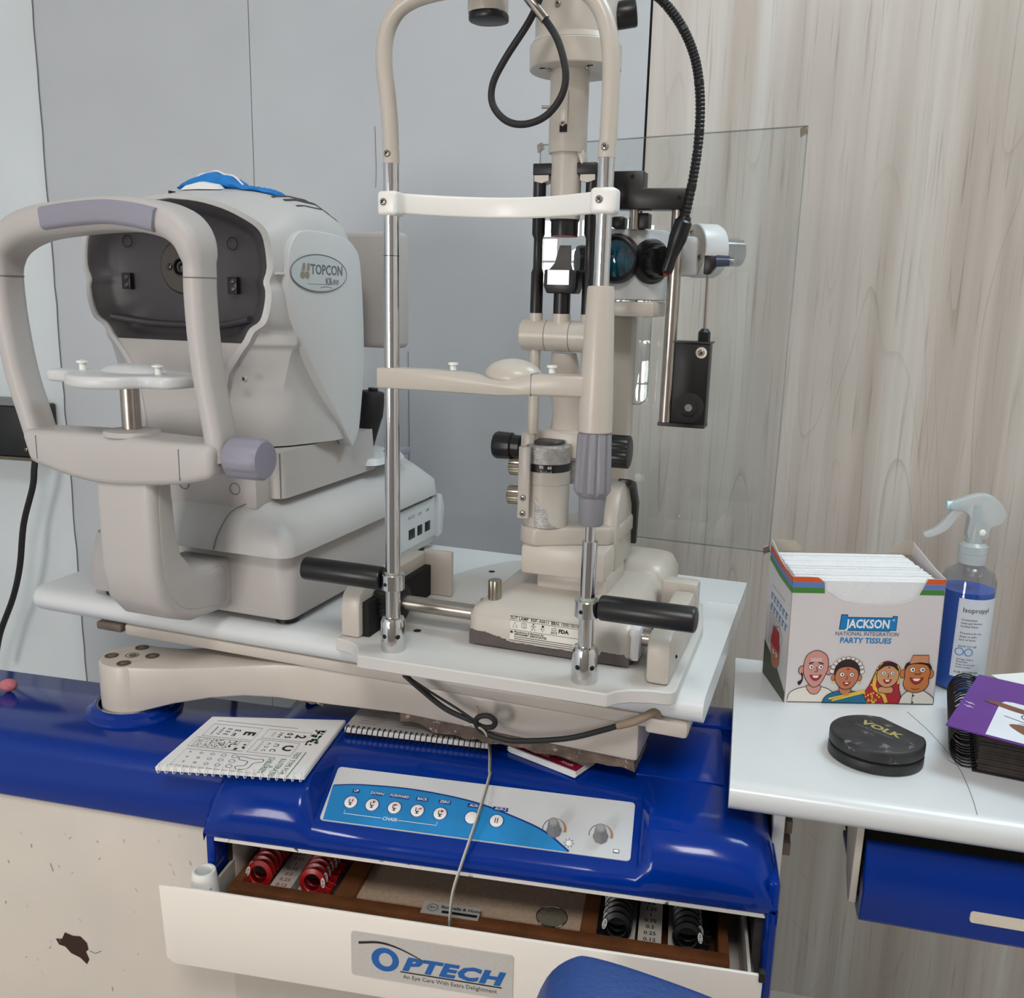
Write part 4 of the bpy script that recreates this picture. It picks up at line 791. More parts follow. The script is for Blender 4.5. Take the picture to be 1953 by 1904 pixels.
# display at the back, joystick, lock lever, ports
B().box(-.285, .022, .242, .278, .318, .470, bev=.008, seg=3).make('display', M_plast, A)
B().box(-.20, -.09, .19, .245, .33, .42, bev=.01).make('display_hinge', M_plast, A)
jx_, jy_ = -.040, .262
B().lathe([(.016, 0), (.017, .004), (.008, .008), (.006, .018), (.0095, .020), (.016, .058), (.0175, .064), (.0175, .092), (.0155, .097), (.007, .098), (.007, .102), (.0001, .1025)], (jx_, jy_, .160), (jx_ + .012, jy_ + .002, .262), 32).make('joystick', M_blkr, A)
B().loft([rr3(jx_ - .03, jx_ + .035, .225, .33, .158, .02), rr3(jx_ - .025, jx_ + .03, .23, .325, .166, .02)]).make('joystick_plate', M_plastw, A)
B().prism([(jx_ + .006, .30), (jx_ + .016, .30), (jx_ + .03, .345), (jx_ + .018, .35)], .158, .168, bev=.002).make('lock_lever', M_lilac, A)
pp_ = B().box(.001, .0045, .275, .400, .022, .083, bev=.001).make('port_panel', M_plastw, A)
for y, w in ((.318, .010), (.345, .008), (.372, .009)): B().box(.004, .0052, y - w, y + w, .035, .050, bev=.0005).make('port', M_blk, pp_)
pr = Print((.0045, .275, .022), (0, 1, 0), (0, 0, 1))
for t_, y in (('RS-232C', .043), ('LAN', .070), ('USB', .097)): pr.text(t_, y, .046, .0065, M_inkgrey, 0)
pr.make('port_print', pp_)
B().prism([(.398, .020), (.414, .024), (.420, .065), (.410, .086), (.398, .090)], -.01, .012, 'yz', bev=.002).make('cable_cover', M_plastw, A)
wt = Print((.0045, .10, .040), (0, 1, 0), (0, 0, 1)); wt.poly([(-.006, -.004), (.006, -.004), (0, .007)], mat('warn_yellow', (214, 196, 30), .5), 0).line([(-.006, -.004), (.006, -.004), (0, .007)], .001, M_ink, 1, True).make('warning_sticker', A)
# chin frame
FY = -.102
B().prism([(-.124, .215), (-.124, .092), (-.118, .058), (-.098, .034), (-.066, .021), (.03, .016), (.03, .078), (-.035, .079), (-.062, .086), (-.078, .105), (-.086, .14), (-.088, .215)], -.154, -.078, 'yz', bev=.010, seg=4, ang=50).make('chin_column', M_plast, A, ang=45)
cpn = sm2([(-.111, .186), (-.112, .10), (-.104, .066), (-.082, .042), (-.045, .032), (-.01, .030), (-.01, .071), (-.045, .074), (-.072, .088), (-.088, .115), (-.095, .186)], 3, True)
B().prism(cpn, -.080, -.0773, 'yz', bev=.001).make('column_panel', M_plast, A)
bar = sm2([(-.246, .237), (-.18, .239), (-.12, .240), (-.05, .238), (.004, .238)], 3) + sm2([(.004, .204), (-.04, .194), (-.12, .186), (-.175, .189), (-.236, .202)], 3)
B().prism(bar, -.130, -.076, 'xz', bev=.008, seg=3, ang=50).make('cross_bar', M_plast, A, ang=45)
for x, zb_ in ((-.222, .207), (-.034, .200)): B().box(x - .0005, x + .0005, -.1304, -.1296, zb_, .232).make('bar_seam', M_inkgrey, A)
fpth = [(-.2365, .206), (-.2504, .25), (-.264, .296), (-.2724, .3525), (-.2738, .4027), (-.2665, .430), (-.2345, .4487), (-.1837, .4575), (-.108, .462), (-.0565, .4566), (-.0300, .444), (-.0197, .4212), (-.0199, .386), (-.018, .34), (-.0125, .2925), (-.005, .25), (-.002, .218)]
sp2 = smooth([(x, FY, z) for x, z in fpth], 5); m_ = len(sp2)
scl = [1 + .55 * max(0, sin(pi * min(1, max(0, (i / (m_ - 1) - .26) / .44)))) ** .6 for i in range(m_)]
B().sweep(sp2, rrect(.0215, .036, .009, 4), (0, 1, 0), scale=scl).make('face_frame', M_plast, A, ang=50)
for p_, w_ in (((-.2738, FY, .3990), 0), ((-.0197, FY, .4010), 0)): B().prism([(p_[0] + a, FY + b) for a, b in rrect(.0222, .0367, .009, 4)], p_[2] - .0006, p_[2] + .0006).make('frame_seam', M_inkgrey, A)
pdp = smooth([(-.188, -.1275, .4565), (-.15, -.1295, .4600), (-.108, -.1300, .4620), (-.075, -.1290, .4590), (-.049, -.1265, .4540)], 6)
B().sweep(pdp, rrect(.023, .012, .005, 3), (0, 1, 0)).make('forehead_pad', M_lilac, A, ang=50)
B().lathe([(.019, 0), (.0215, .003), (.0215, .036), (.0185, .040), (.0001, .0405)], (.010, FY, .2235), (1, FY, .2235), 64, rib=lambda k, r: r * (1 - .045 * (k % 8 > 4)) if r > .0205 else r).make('chin_knob', M_lilac, A, ang=40)
B().cyl((-.1165, FY, .236), (-.1165, FY, .298), .0098).make('chin_stem', M_steel, A)
B().lathe([(.030, 0), (.028, .005), (.013, .0065)], (-.1165, FY, .2375), (-.1165, FY, 1), 36).make('stem_seat', M_plast, A)
B().lathe([(.012, 0), (.014, .006)], (-.1165, FY, .288), (-.1165, FY, 1), 28).make('stem_cap', M_plast, A)
co = sm2([(-.211, -.108), (-.205, -.124), (-.175, -.128), (-.15, -.155), (-.118, -.168), (-.085, -.156), (-.07, -.134), (-.045, -.130), (-.035, -.105), (-.042, -.080), (-.09, -.062), (-.118, -.052), (-.15, -.060), (-.20, -.082)], 4, True)
B().prism(co, .291, .3035, bev=.004, seg=3, ang=50).make('chin_rest', M_plastw, A, ang=50)
B().ball((-.118, -.092, .3005), .040, .026, .0115, 30, 10, 0, pi / 2).make('chin_cup', M_plastw, A)
for x, z in ((-.1716, .3035), (-.0724, .3035)): B().lathe([(.0035, 0), (.0035, .007), (.0062, .0078), (.0062, .0095), (.0001, .011)], (x, -.108, z), (x, -.108, 1), 16).make('paper_peg', M_pvc, A)

# ------------------------------------------------------------------ small things on the instruments
FM = thing('face_mask', 'crumpled blue surgical face mask lying on top of the refractometer', 'mask', (-.26063, 1.02126, .89), -20)
mcol = mat('mask_blue', (26, 122, 200), .8, var=.12, scale=60, bump=.3); nn = 26; loops = []; low_ = []
def headz(x, y):
    a = abs(x - CX); ii = max(0, min(len(secs) - 2, [q for q in range(len(secs) - 1) if secs[q][0] <= y <= secs[q + 1][0]][0])); f = (y - secs[ii][0]) / (secs[ii + 1][0] - secs[ii][0])
    def zz(r):
        for (a0, b0), (a1, b1) in zip(r, r[1:]):
            if a0 <= a <= a1: return b0 + (b1 - b0) * (a - a0) / (a1 - a0)
        return r[4][1]
    return zz(secs[ii][1]) * (1 - f) + zz(secs[ii + 1][1]) * f
for i in range(nn + 1):
    t = i / nn; x = -.178 + t * .135; hgt = .0165 * sin(pi * min(1, t * 1.7)) ** .7 * (1 if t < .59 else 0) if t < .588 else 0
    hgt = .0045 + .0135 * (sin(pi * min(t / .62, 1)) ** .8 if t < .62 else 0); wy = .020 * (1 - .55 * t); cy_ = .082 - .006 * t
    l = []
    for k in range(14):
        a = 2 * pi * k / 14; yy = cy_ + wy * cos(a); zb = headz(x, yy) + .0004
        l.append((x, yy, zb + hgt * (.5 + .5 * sin(a)) + (.0012 * sin(i * 1.3 + k) if sin(a) > 0 else 0)))
    loops.append(l)
B().loft(loops).make('mask_body', mcol, FM, ang=60)
B().tube([(p[3][0], p[3][1] - .004, p[3][2] + .0008) for p in loops[1:17]], .0012, 6, sub=2).make('mask_seam', M_paper, FM)
B().loft([[(x, y, headz(x, y + .004) + .0005 + h) for x, y, h in ((-.165, .0525, 0), (-.14, .0515, 0), (-.112, .053, 0), (-.118, .055, .005), (-.14, .0545, .0075), (-.16, .0555, .004))], [(x, y, headz(x, y) + .0005 + h) for x, y, h in ((-.165, .064, 0), (-.14, .064, 0), (-.112, .066, 0), (-.118, .066, .005), (-.14, .066, .008), (-.16, .066, .005))]]).make('mask_lining', M_paper, FM)

def world_thing(name, label, cat): return thing(name, label, cat)
# test chart booklet
o4 = [Vector(p) for p in ((-.374, .893), (-.212, .881), (-.192, 1.012), (-.352, 1.013))]
BK = thing('test_booklet', 'white spiral-bound eye test chart booklet lying on the blue counter', 'booklet', (-.374, .893, .7765), degrees_ := math.degrees(atan2(-.012, .162)))
inv = Matrix.Rotation(-radians(degrees_), 2)
q4 = [inv @ (p - o4[0]) for p in o4]
ordr = [(p.x, p.y) for p in q4]
B().prism(ordr, 0, .0048, bev=.0004, seg=1).make('pages', M_paper, BK)
B().prism([(ordr[0][0] + .001, ordr[0][1] + .004), (ordr[1][0] - .001, ordr[1][1] + .004), (ordr[2][0] - .001, ordr[2][1] - .001), (ordr[3][0] + .001, ordr[3][1] - .001)], .005, .0056).make('cover', mat('booklet_white', (236, 236, 236), .5), BK)
for i in range(19):
    x = .004 + i * .0086; B().tube([(x, .0052 * cos(a) + .0008, .0028 + .0048 * sin(a)) for a in [2 * pi * k / 12 for k in range(12)]], .0006, 6, closed=True, sub=1).make('binding_ring', M_pvc, BK)
e1 = Vector((ordr[2][0] - ordr[1][0], ordr[2][1] - ordr[1][1], 0)); ex_ = -e1.normalized()
# the print runs sideways: letters stand towards the right edge
pr = Print((ordr[3][0], ordr[3][1], .0056), ex_, ex_.cross(Vector((0, 0, -1))), .0002)
# local: x runs back->front (0..0.132), y runs left->right (0..0.16)
def rect(x0, x1, y0, y1, w=.0006, m=M_ink): pr.line([(x0, y0), (x1, y0), (x1, y1), (x0, y1)], w, m, 0, True)
pr.line([(.010, .012), (.010, .112)], .0007, M_inkg, 0)
rect(.018, .048, .012, .072); rect(.018, .040, .080, .132); rect(.052, .074, .008, .072); rect(.044, .074, .078, .128); rect(.080, .116, .010, .108)
pr.text('E', .033, .062, .018, M_ink, 0, bold=.04)
for r_, (n2, sz, yy) in enumerate(((2, .010, .046), (3, .007, .036), (4, .005, .028), (5, .004, .020))):
    for c in range(n2): pr.text('E', .024 + (c + .5) * .019 / n2, yy, sz, M_ink, 0, rot=random.choice((0, 90, 180, 270)), bold=.02)
pr.text('2', .029, .122, .016, M_ink, 0, bold=.04).text('0 5', .029, .108, .010, M_ink, 0, bold=.03).text('3 8 4', .029, .098, .006, M_ink, 0, bold=.02).text('4 3 5 2', .029, .090, .004, M_ink, 0)
pr.text('C', .058, .118, .017, M_ink, 0, rot=90, bold=.04)
for r_, (n2, sz, yy) in enumerate(((2, .009, .104), (3, .006, .094), (5, .004, .086))):
    for c in range(n2): pr.text('C', .047 + (c + .5) * .024 / n2, yy, sz, M_ink, 0, rot=random.choice((0, 90, 180, 270)), bold=.02)
for k in range(5):
    y0_ = .012 + k * .0122; pr.line([(.052, y0_), (.074, y0_)], .0004, M_ink, 0); nd = (60, 40, 26, 14, 5)[k]; rr_ = (.0004, .0006, .0008, .0011, .0017)[k]
    for _ in range(nd): pr.poly(ell(random.uniform(.0535, .0725), random.uniform(y0_ + .0015, y0_ + .0105), rr_, rr_, 8), M_ink, 0)
for k in range(3):
    for j in range(5):
        s_ = .0010 + .0006 * j; cx_ = .086 + k * .0105; cy_ = .018 + j * .013 + .0015 * k
        pr.line(sm2([(cx_ - s_, cy_ - s_ * .6), (cx_ - s_ * .2, cy_ + s_), (cx_ + s_, cy_ + s_ * .4), (cx_ + s_ * .4, cy_ - s_)], 3, True), .0006, M_ink, 0, True)
# animal outline
pr.line(sm2([(.085, .076), (.088, .094), (.086, .102), (.092, .104), (.096, .096), (.108, .094), (.112, .084), (.106, .080), (.103, .088), (.094, .088), (.092, .078)], 3, True), .0008, M_ink, 0, True)
pr.text('TEST TYPE FOR', .088, .134, .0085, M_inkg, 0, sx=.85).text('ILLITERATES', .100, .124, .0085, M_inkg, 0, sx=.85).text('&', .100, .117, .006, M_inkg, 0).text('CHILDREN', .097, .111, .0085, M_inkg, 0, sx=.85)
pr.line([(.062, .142), (.118, .142)], .0009, M_inkg, 0)
for _ in range(46): pr.poly(ell(random.uniform(.008, .045), random.uniform(.134, .146), random.uniform(.0012, .003), random.uniform(.0008, .0018), 8), random.choice((M_inkg, M_ink)), 0)
pr.make('cover_print', BK)
# spiral notebook under the arm
NB = thing('spiral_notebook', 'open wire-bound notebook with grey printed pages under the swing arm', 'notebook', (-.189, .982, .7795), math.degrees(atan2(-.032, .168)))
B().box(0, .171, .003, .12, 0, .0060, bev=.0005).make('pages', M_paper, NB)
B().box(0, .171, .004, .12, .0061, .0066).make('cover', mat('notebook_grey', (176, 170, 168), .6), NB)
for i in range(26):
    x = .004 + i * .0064
    B().tube([(x, .0062 * cos(a) + .002, .0032 + .0062 * sin(a)) for a in [2 * pi * k / 12 for k in range(12)]], .0007, 6, closed=True, sub=1).make('binding_ring', M_ink, NB)
pr = Print((0, 0, .0066), (1, 0, 0), (0, 1, 0))
for i in range(9):
    for j in range(3): pr.line([(.012 + j * .045, .018 + i * .006), (.012 + j * .045 + random.uniform(.02, .032), .018 + i * .006)], .0009, M_inkgrey, 0)
pr.poly(sm2([(.035, .055), (.08, .05), (.12, .056), (.12, .08), (.06, .085), (.036, .075)], 3, True), mat('photo_brown', (92, 70, 62), .6), 0)
pr.make('page_print', NB)
# sample cards
CD = thing('card_stack', 'small stack of white cards with a crimson band on the blue console', 'cards', (.003, .955, .7757), math.degrees(atan2(-.055, .072)))
cl = hypot(.055, .072)
for k in range(5): B().box(-.002 * (k % 2), cl + .001 * (k % 3), 0, .040, k * .0014, k * .0014 + .0013).make('card', M_paper, CD)
pr = Print((0, 0, .0069), (1, 0, 0), (0, 1, 0)); M_crim = mat('ink_crimson', (142, 16, 50), .5)
pr.poly([(0, .002), (cl, .002), (cl, .017), (0, .017)], M_crim, 0).text('Betabrim', .034, .0095, .0085, M_pw, 1, shear=.2).text('Alcaft', .073, .0095, .0070, M_pw, 1, shear=.2)
for i in range(2): pr.line([(.055, .025 + i * .003), (.06, .025 + i * .003)], .0008, M_inkgrey, 0)
pr.make('card_print', CD)
# cable with knot under the table front, and the thin wire that hangs from it
TM = Matrix.Translation((-.6336, 1.1455, .89)) @ Matrix.Rotation(radians(-19.5), 4, 'Z')
PC = thing('power_cable', 'black looped power cable knotted under the table front edge', 'cable', (-.6336, 1.1455, .89), -19.5)
B().tube([(.550, .02, -.030), (.5535, -.006, -.024), (.5600, -.015, -.022), (.575, -.016, -.0315), (.6065, -.016, -.0505), (.635, -.015, -.0590), (.650, -.016, -.0635), (.6625, -.018, -.0605), (.6665, -.021, -.0520), (.660, -.023, -.0462), (.6495, -.024, -.0485), (.645, -.022, -.0575), (.652, -.018, -.0680), (.670, -.015, -.0735), (.6921, -.014, -.0730), (.7441, -.014, -.0600), (.7827, -.014, -.0430), (.80, -.014, -.0340)], .0030, 10, sub=5).make('cord', M_blkr, PC)
B().tube([(.5625, -.015, -.0225), (.590, -.017, -.034), (.62, -.017, -.047), (.642, -.018, -.057)], .0014, 8).make('thin_cord', M_blkr, PC)
B().tube([(.797, -.014, -.0355), (.815, -.012, -.028), (.832, .0, -.020), (.836, .008, -.026)], .0042, 12).make('taped_end', M_tape, PC)
B().tube([(.638, -.020, -.0635), (.6445, -.0225, -.0575), (.6475, -.0225, -.048), (.6455, -.022, -.038)], .0013, 8).make('tie', M_tape, PC)
B().tube([(.632, -.020, -.0635), (.640, -.0225, -.060), (.652, -.021, -.064), (.657, -.0185, -.072)], .0013, 8).make('tie_loop', mat('tie_grey', (170, 165, 155), .5), PC)
wpts = [TM @ Vector((.657, -.0185, -.071))] + [KM @ Vector(p) for p in ((.2690, .145, .790), (.2760, .118, .7790), (.2830, .085, .7765), (.2850, .0745, .7745), (.2835, .03, .757), (.2805, .004, .742), (.2760, -.010, .724), (.2700, -.020, .699), (.2672, -.021, .668), (.2660, -.016, .648))]
WR = B().tube(wpts, .0010, 8, sub=4).make('wire', mat('wire_grey', (196, 192, 184), .4)); tag(WR, 'thin grey wire hanging from the cable knot into the drawer', 'wire')
WR2 = B().tube([p + Vector((.0017, .0005, .0002)) for p in wpts], .0007, 6, sub=4).make('second_strand', mat('wire_dark', (120, 116, 108), .5), WR)

# ------------------------------------------------------------------ side table and what stands on it
Rt = thing('side_table', 'white side table with rounded front edge and a blue drawer below', 'table', (.2187, .8127, 0), -14)
tp2 = [(.341, .82), (.341, .792), (.02, .790), (.008, .792), (.002, .798), (0, .806), (.0015, .813), (.007, .8185), (.016, .82)]
B().prism(tp2, 0, .75, 'yz').make('tabletop', M_white, Rt, ang=40)
B().tube([(.196, .232, .8201), (.213, .18, .8201), (.226, .11, .8201), (.2265, .05, .8201), (.224, .014, .8201)], .00035, 5).make('scratch', M_inkgrey, Rt)
B().box(.046, .058, .042, .30, .692, .791, bev=.002).make('bracket', M_white, Rt)
for z in (.756, .731): B().box(.0575, .066, .05, .07, z - .007, z + .007, bev=.001).make('bracket_tab', mat('foot_brown', (60, 44, 36), .6), Rt)
for s_ in (0,):
    B().prism([(.035, .791), (.13, .791), (.075, .70), (.048, .688), (.040, .690)], .1255, .1325, 'yz', bev=.001).make('drawer_hanger', M_cream, Rt)
B().box(.13, .72, .040, .30, .782, .7905).make('drawer_top', mat('chipped_white', (225, 222, 216), .5), Rt)
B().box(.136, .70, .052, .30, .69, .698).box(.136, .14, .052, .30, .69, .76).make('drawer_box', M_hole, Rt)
dfp = [(.050, .7575), (.044, .7585), (.0405, .756), (.030, .712), (.031, .706), (.036, .676), (.039, .672), (.046, .672), (.050, .678)]
DF = B().prism(dfp, .1365, .72, 'yz', bev=.001, seg=1).make('drawer_front', M_blue, Rt, ang=25)
B().box(.1365, .72, .047, .20, .6705, .676).make('drawer_bottom', mat('blue_dull', (120, 130, 165), .5), Rt)
B().prism([(a + .318, b + .7030) for a, b in rrect(.165, .0125, .003)], .0300, .0345, 'xz').make('finger_slot', mat('slot_cream', (214, 205, 190), .5, var=.06, scale=60), Rt)
B().tube([(.22, .15, .765), (.25, .13, .775), (.28, .14, .768)], .0015, 6).make('coiled_lead', M_inkgrey, Rt)
B().cyl((.45, .24, 0), (.45, .24, .79), .022, n=32).make('leg', M_cream, Rt)
B().cyl((.45, .24, 0), (.45, .24, .012), .12, n=40, bev=.004).make('leg_foot', M_cream, Rt)
RM = Matrix.Translation((.2187, .8127, 0)) @ Matrix.Rotation(radians(-14), 4, 'Z')
# tissue box
TB = thing('tissue_box', 'printed cardboard tissue box with striped rim on the side table', 'box', (.3267, 1.0079, .8202), 1)
BW, BD, BH = .178, .090, .155; th = .0008
M_card = mat('carton_print', (214, 208, 208), .45, var=.015, scale=8); M_cin = mat('carton_inner', (176, 166, 152), .7)
fn = [(0, 0), (BW, 0), (BW - .004, BH), (BW - .026, BH), (BW - .031, BH - .012), (BW - .034, BH - .018)] + sm2([(BW - .036, BH - .022), (.134, .128), (.118, .1235), (.090, .1225), (.070, .1235), (.054, .1275), (.040, .136)], 3) + [(.036, BH - .018), (.034, BH - .006), (.028, BH - .001), (.018, BH), (-.003, BH)]
CT = B().prism(fn, 0, th, 'xz').make('carton_front', M_card, TB)
sdl = [(0, 0), (BD, 0), (BD, .175), (BD * .9, .174), (BD * .5, .160), (BD * .15, .154), (0, BH)]
def slant(pts, xb, xt): return [[(xb + (xt - xb) * z / BH + d, y, z) for y, z in pts] for d in (0, th)]
CS = B().loft(slant(sdl, -.012 * 0, -.003)).make('carton_side', M_card, TB)
CS2 = B().loft(slant([(0, 0), (BD, 0), (BD, .175), (.03, .160), (0, BH)], BW - th, BW - .004 - th)).make('carton_side', M_card, TB)
B().box(0, BW, BD - th, BD, 0, .160).make('carton_back', M_cin, TB); B().box(0.001, BW - .001, .001, BD - .001, 0, th).make('carton_base', M_cin, TB)
B().prism([(.0, .158), (.03, .158), (.034, .166), (.026, .174), (0, .176)], BD - th * 2, BD - th, 'xz').make('carton_flap', M_cin, TB)
B().prism([(BW, .158), (BW - .034, .158), (BW - .03, .170), (BW - .02, .176), (BW, .176)], BD - th * 2, BD - th, 'xz').make('carton_flap', M_cin, TB)
M_or = mat('stripe_orange', (214, 88, 34), .5); M_bl = mat('stripe_blue', (92, 126, 186), .5); M_gr = mat('stripe_green', (70, 128, 52), .5)
pf = Print((0, 0, 0), (1, 0, 0), (0, 0, 1))
for i, m_s in enumerate((M_gr, M_bl, M_or)):
    pf.name('rim_stripe'); z0 = BH - .0195 + i * .0065; z1 = z0 + .0065
    pf.poly([(-.003, z0), (.0355 - i * .0008, z0), (.0345 - i * .0008 - (.007 if i == 2 else 0), z1 - (.0004 if i == 2 else 0)), (-.003, z1 - (.0004 if i == 2 else 0))], m_s, 0)
    pf.name('right_rim_stripe').poly([(BW - .0330 + i * .0028, z0), (BW - .004, z0), (BW - .0045, z1 - .0003), (BW - .0305 + i * .0028, z1 - .0003)], m_s, 0)
M_jb = mat('jackson_blue', (18, 126, 190), .5); M_jl = mat('jackson_line', (12, 60, 110), .5)
pf.name('logo_outline').poly([(.056, .092), (.066, .092), (.066, .0905), (.116, .0905), (.116, .0915), (.123, .0915), (.123, .1095), (.117, .1095), (.117, .1075), (.065, .1075), (.065, .1105), (.057, .1105)], M_jl, 0)
pf.name('logo_field').poly([(.0568, .0928), (.0668, .0928), (.0668, .0913), (.1152, .0913), (.1152, .0923), (.1222, .0923), (.1222, .1087), (.1178, .1087), (.1178, .1067), (.0642, .1067), (.0642, .1097), (.0578, .1097)], M_jb, 1)
pf.name('logo_lettering').text('JACKSON', .0895, .099, .0145, M_pw, 2, bold=.03, sx=.80).text('\u00ae', .1185, .1045, .004, M_pw, 2)
pf.name('subtitle_lettering').text('NATIONAL INTEGRATION', .0895, .0868, .0068, M_jl, 0, sx=.92).text('PARTY TISSUES', .0885, .0785, .0092, M_jb, 0, bold=.03, sx=.98, shear=.05)
pf.make('carton_lettering', CT)
# four cartoon heads
M_sk = [mat('skin_rose', (206, 146, 136), .6), mat('skin_tan', (190, 118, 84), .6), mat('skin_peach', (206, 150, 110), .6), mat('skin_brown', (198, 120, 66), .6)]
M_hair = mat('print_hair', (44, 26, 24), .6); M_yel = mat('print_yellow', (226, 190, 62), .6); M_rd = mat('print_red', (172, 34, 44), .6); M_tl = mat('print_teal', (26, 104, 140), .6); M_wh = mat('print_offwhite', (228, 222, 212), .6); M_fez = mat('print_cap', (206, 140, 104), .6)
def figure(build):
    p = Print((0, 0, 0), (1, 0, 0), (0, 0, 1), .00012); build(p); p.make('printed_figure', CT)
def outl(p, pts, m, k, w=.0008): p.poly(pts, m, k); p.line(pts, w, M_ink, k + 1, True)
def eyes(p, cx, cz, d, r, k):
    for s_ in (-1, 1): outl(p, ell(cx + s_ * d, cz, r, r * .95, 16), M_pw, k, .0004); p.poly(ell(cx + s_ * d + r * .1, cz, r * .38, r * .38, 10), M_ink, k + 2)
def smile(p, cx, cz, w, k):
    outl(p, sm2([(cx - w, cz), (cx - w * .4, cz - w * .9), (cx + w * .4, cz - w * .9), (cx + w, cz + .0004), (cx, cz - w * .25)], 3, True), M_rd, k, .0005); p.poly([(cx - w * .6, cz - w * .15), (cx + w * .6, cz - w * .12), (cx + w * .3, cz - w * .5), (cx - w * .3, cz - w * .5)], M_pw, k + 2)
def fig1(p):
    outl(p, sm2([(.003, .001), (.006, .013), (.022, .020), (.045, .020), (.058, .012), (.060, .001)], 3), M_wh, 1)
    outl(p, sm2([(.030, .012), (.024, .022), (.042, .022), (.038, .012)], 2, True), M_sk[0], 3)
    for s_ in (-1, 1): outl(p, ell(.0335 + s_ * .016, .041, .004, .0055, 14), M_sk[0], 3)
    outl(p, sm2([(.033, .066), (.045, .060), (.048, .046), (.045, .034), (.040, .024), (.033, .020), (.026, .025), (.020, .036), (.019, .048), (.022, .060)], 3, True), M_sk[0], 5)
    p.line([(.027, .0555), (.040, .0555)], .0007, M_pw, 7); p.line([(.027, .0535), (.040, .0535)], .0007, M_pw, 7)
    p.line([(.025, .0495), (.030, .0510)], .0015, M_hair, 7); p.line([(.036, .0510), (.042, .0495)], .0015, M_hair, 7)
    eyes(p, .0335, .0455, .0055, .0030, 8); p.line(sm2([(.034, .0455), (.0355, .040), (.032, .0395)], 3), .0007, M_ink, 9); smile(p, .034, .0355, .0068, 9)
    p.poly(sm2([(.0165, .038), (.019, .036), (.0195, .028), (.016, .022), (.0135, .026), (.018, .030)], 3, True), M_hair, 4)
def fig2(p):
    outl(p, sm2([(.044, .001), (.049, .010), (.062, .016), (.078, .016), (.092, .012), (.098, .001)], 3), M_tl, 8)
    for a, b in ((.052, .006), (.056, .004)): p.line([(a, b), (.094, b + .011)], .0022, M_yel, 11)
    outl(p, sm2([(.066, .012), (.063, .021), (.077, .021), (.075, .012)], 2, True), M_sk[1], 10)
    for k in range(11):
        a = radians(5 + k * 17); outl(p, ell(.0705 + .0175 * cos(a), .0395 + .0165 * sin(a), .0032, .0032, 10), M_wh, 8, .0004)
    p.poly(ell(.0705, .0400, .0155, .0160, 24), M_hair, 11)
    for s_ in (-1, 1): outl(p, ell(.0705 + s_ * .0155, .033, .0026, .004, 12), M_sk[1], 11, .0005); p.poly(ell(.0705 + s_ * .0158, .027, .0014, .0018, 10), M_yel, 13)
    outl(p, sm2([(.0705, .047), (.081, .0440), (.0845, .036), (.082, .027), (.0765, .020), (.070, .0185), (.064, .0205), (.058, .028), (.0568, .036), (.060, .0440)], 3, True), M_sk[1], 13)
    p.poly(ell(.0712, .0435, .0015, .0015, 12), M_rd, 15); eyes(p, .0705, .037, .0058, .0028, 15); p.line(sm2([(.0705, .0355), (.0712, .0315), (.0692, .0310)], 3), .0006, M_ink, 16); smile(p, .071, .0275, .0042, 16)
def fig3(p):
    outl(p, sm2([(.083, .001), (.090, .011), (.098, .022), (.106, .045), (.114, .0535), (.124, .0525), (.133, .045), (.134, .022), (.137, .012), (.140, .001)], 3), M_rd, 4)
    for _ in range(26): p.poly(ell(random.uniform(.091, .112), random.uniform(.002, .014), .0011, .0015, 8), M_yel, 6)
    for _ in range(8): t_ = random.random(); p.poly(ell(.101 + t_ * .006, .024 + t_ * .022, .0010, .0014, 8), M_yel, 6)
    p.line(sm2([(.1115, .0515), (.1085, .040), (.1045, .030), (.1055, .020), (.116, .012), (.121, .002)], 4), .0040, M_yel, 6); p.line(sm2([(.129, .049), (.1325, .040), (.1325, .026)], 4), .0026, M_yel, 6)
    outl(p, sm2([(.1105, .015), (.111, .022), (.126, .022), (.126, .014)], 2, True), M_sk[2], 7)
    outl(p, ell(.119, .037, .0132, .0155, 24), M_sk[2], 9); p.poly(sm2([(.107, .042), (.110, .050), (.119, .053), (.128, .050), (.131, .042), (.125, .047), (.119, .0485), (.113, .047)], 2, True), M_hair, 11)
    p.poly(ell(.1195, .0465, .0011, .0011, 10), M_rd, 12); eyes(p, .119, .0395, .0052, .0026, 12); p.line(sm2([(.119, .039), (.1200, .0345), (.1180, .0340)], 3), .0006, M_ink, 12); smile(p, .119, .0315, .0050, 12)
def fig4(p):
    outl(p, sm2([(.136, .001), (.138, .010), (.145, .017), (.158, .020), (.170, .014), (.1765, .008), (.1768, .001)], 3), M_wh, 7)
    p.line([(.151, .001), (.151, .016)], .0006, M_ink, 9); 
    for z in (.003, .0115): p.poly(ell(.152, z, .0012, .0012, 10), M_ink, 9)
    for s_ in (-1, 1): outl(p, ell(.153 + s_ * .0165, .039, .0034, .0055, 14), M_sk[3], 8, .0006)
    p.poly(sm2([(.138, .044), (.139, .052), (.153, .057), (.167, .052), (.170, .044), (.164, .048), (.142, .048)], 2, True), M_hair, 10)
    outl(p, sm2([(.153, .052), (.164, .050), (.1685, .042), (.1675, .034), (.168, .026), (.163, .0185), (.153, .0155), (.143, .0185), (.138, .026), (.139, .034), (.1385, .042), (.142, .050)], 3, True), M_sk[3], 11)
    outl(p, [(.1425, .0515), (.1455, .0625), (.164, .0628), (.1655, .0525), (.155, .0535)], M_fez, 14)
    eyes(p, .153, .0445, .0058, .0032, 14); p.line(sm2([(.150, .040), (.153, .0385), (.158, .0400)], 3), .0009, M_ink, 14); smile(p, .153, .0345, .0080, 14); p.line(sm2([(.148, .021), (.153, .0195), (.158, .0212)], 3), .0007, M_ink, 14)
for f_ in (fig1, fig2, fig3, fig4): figure(f_)
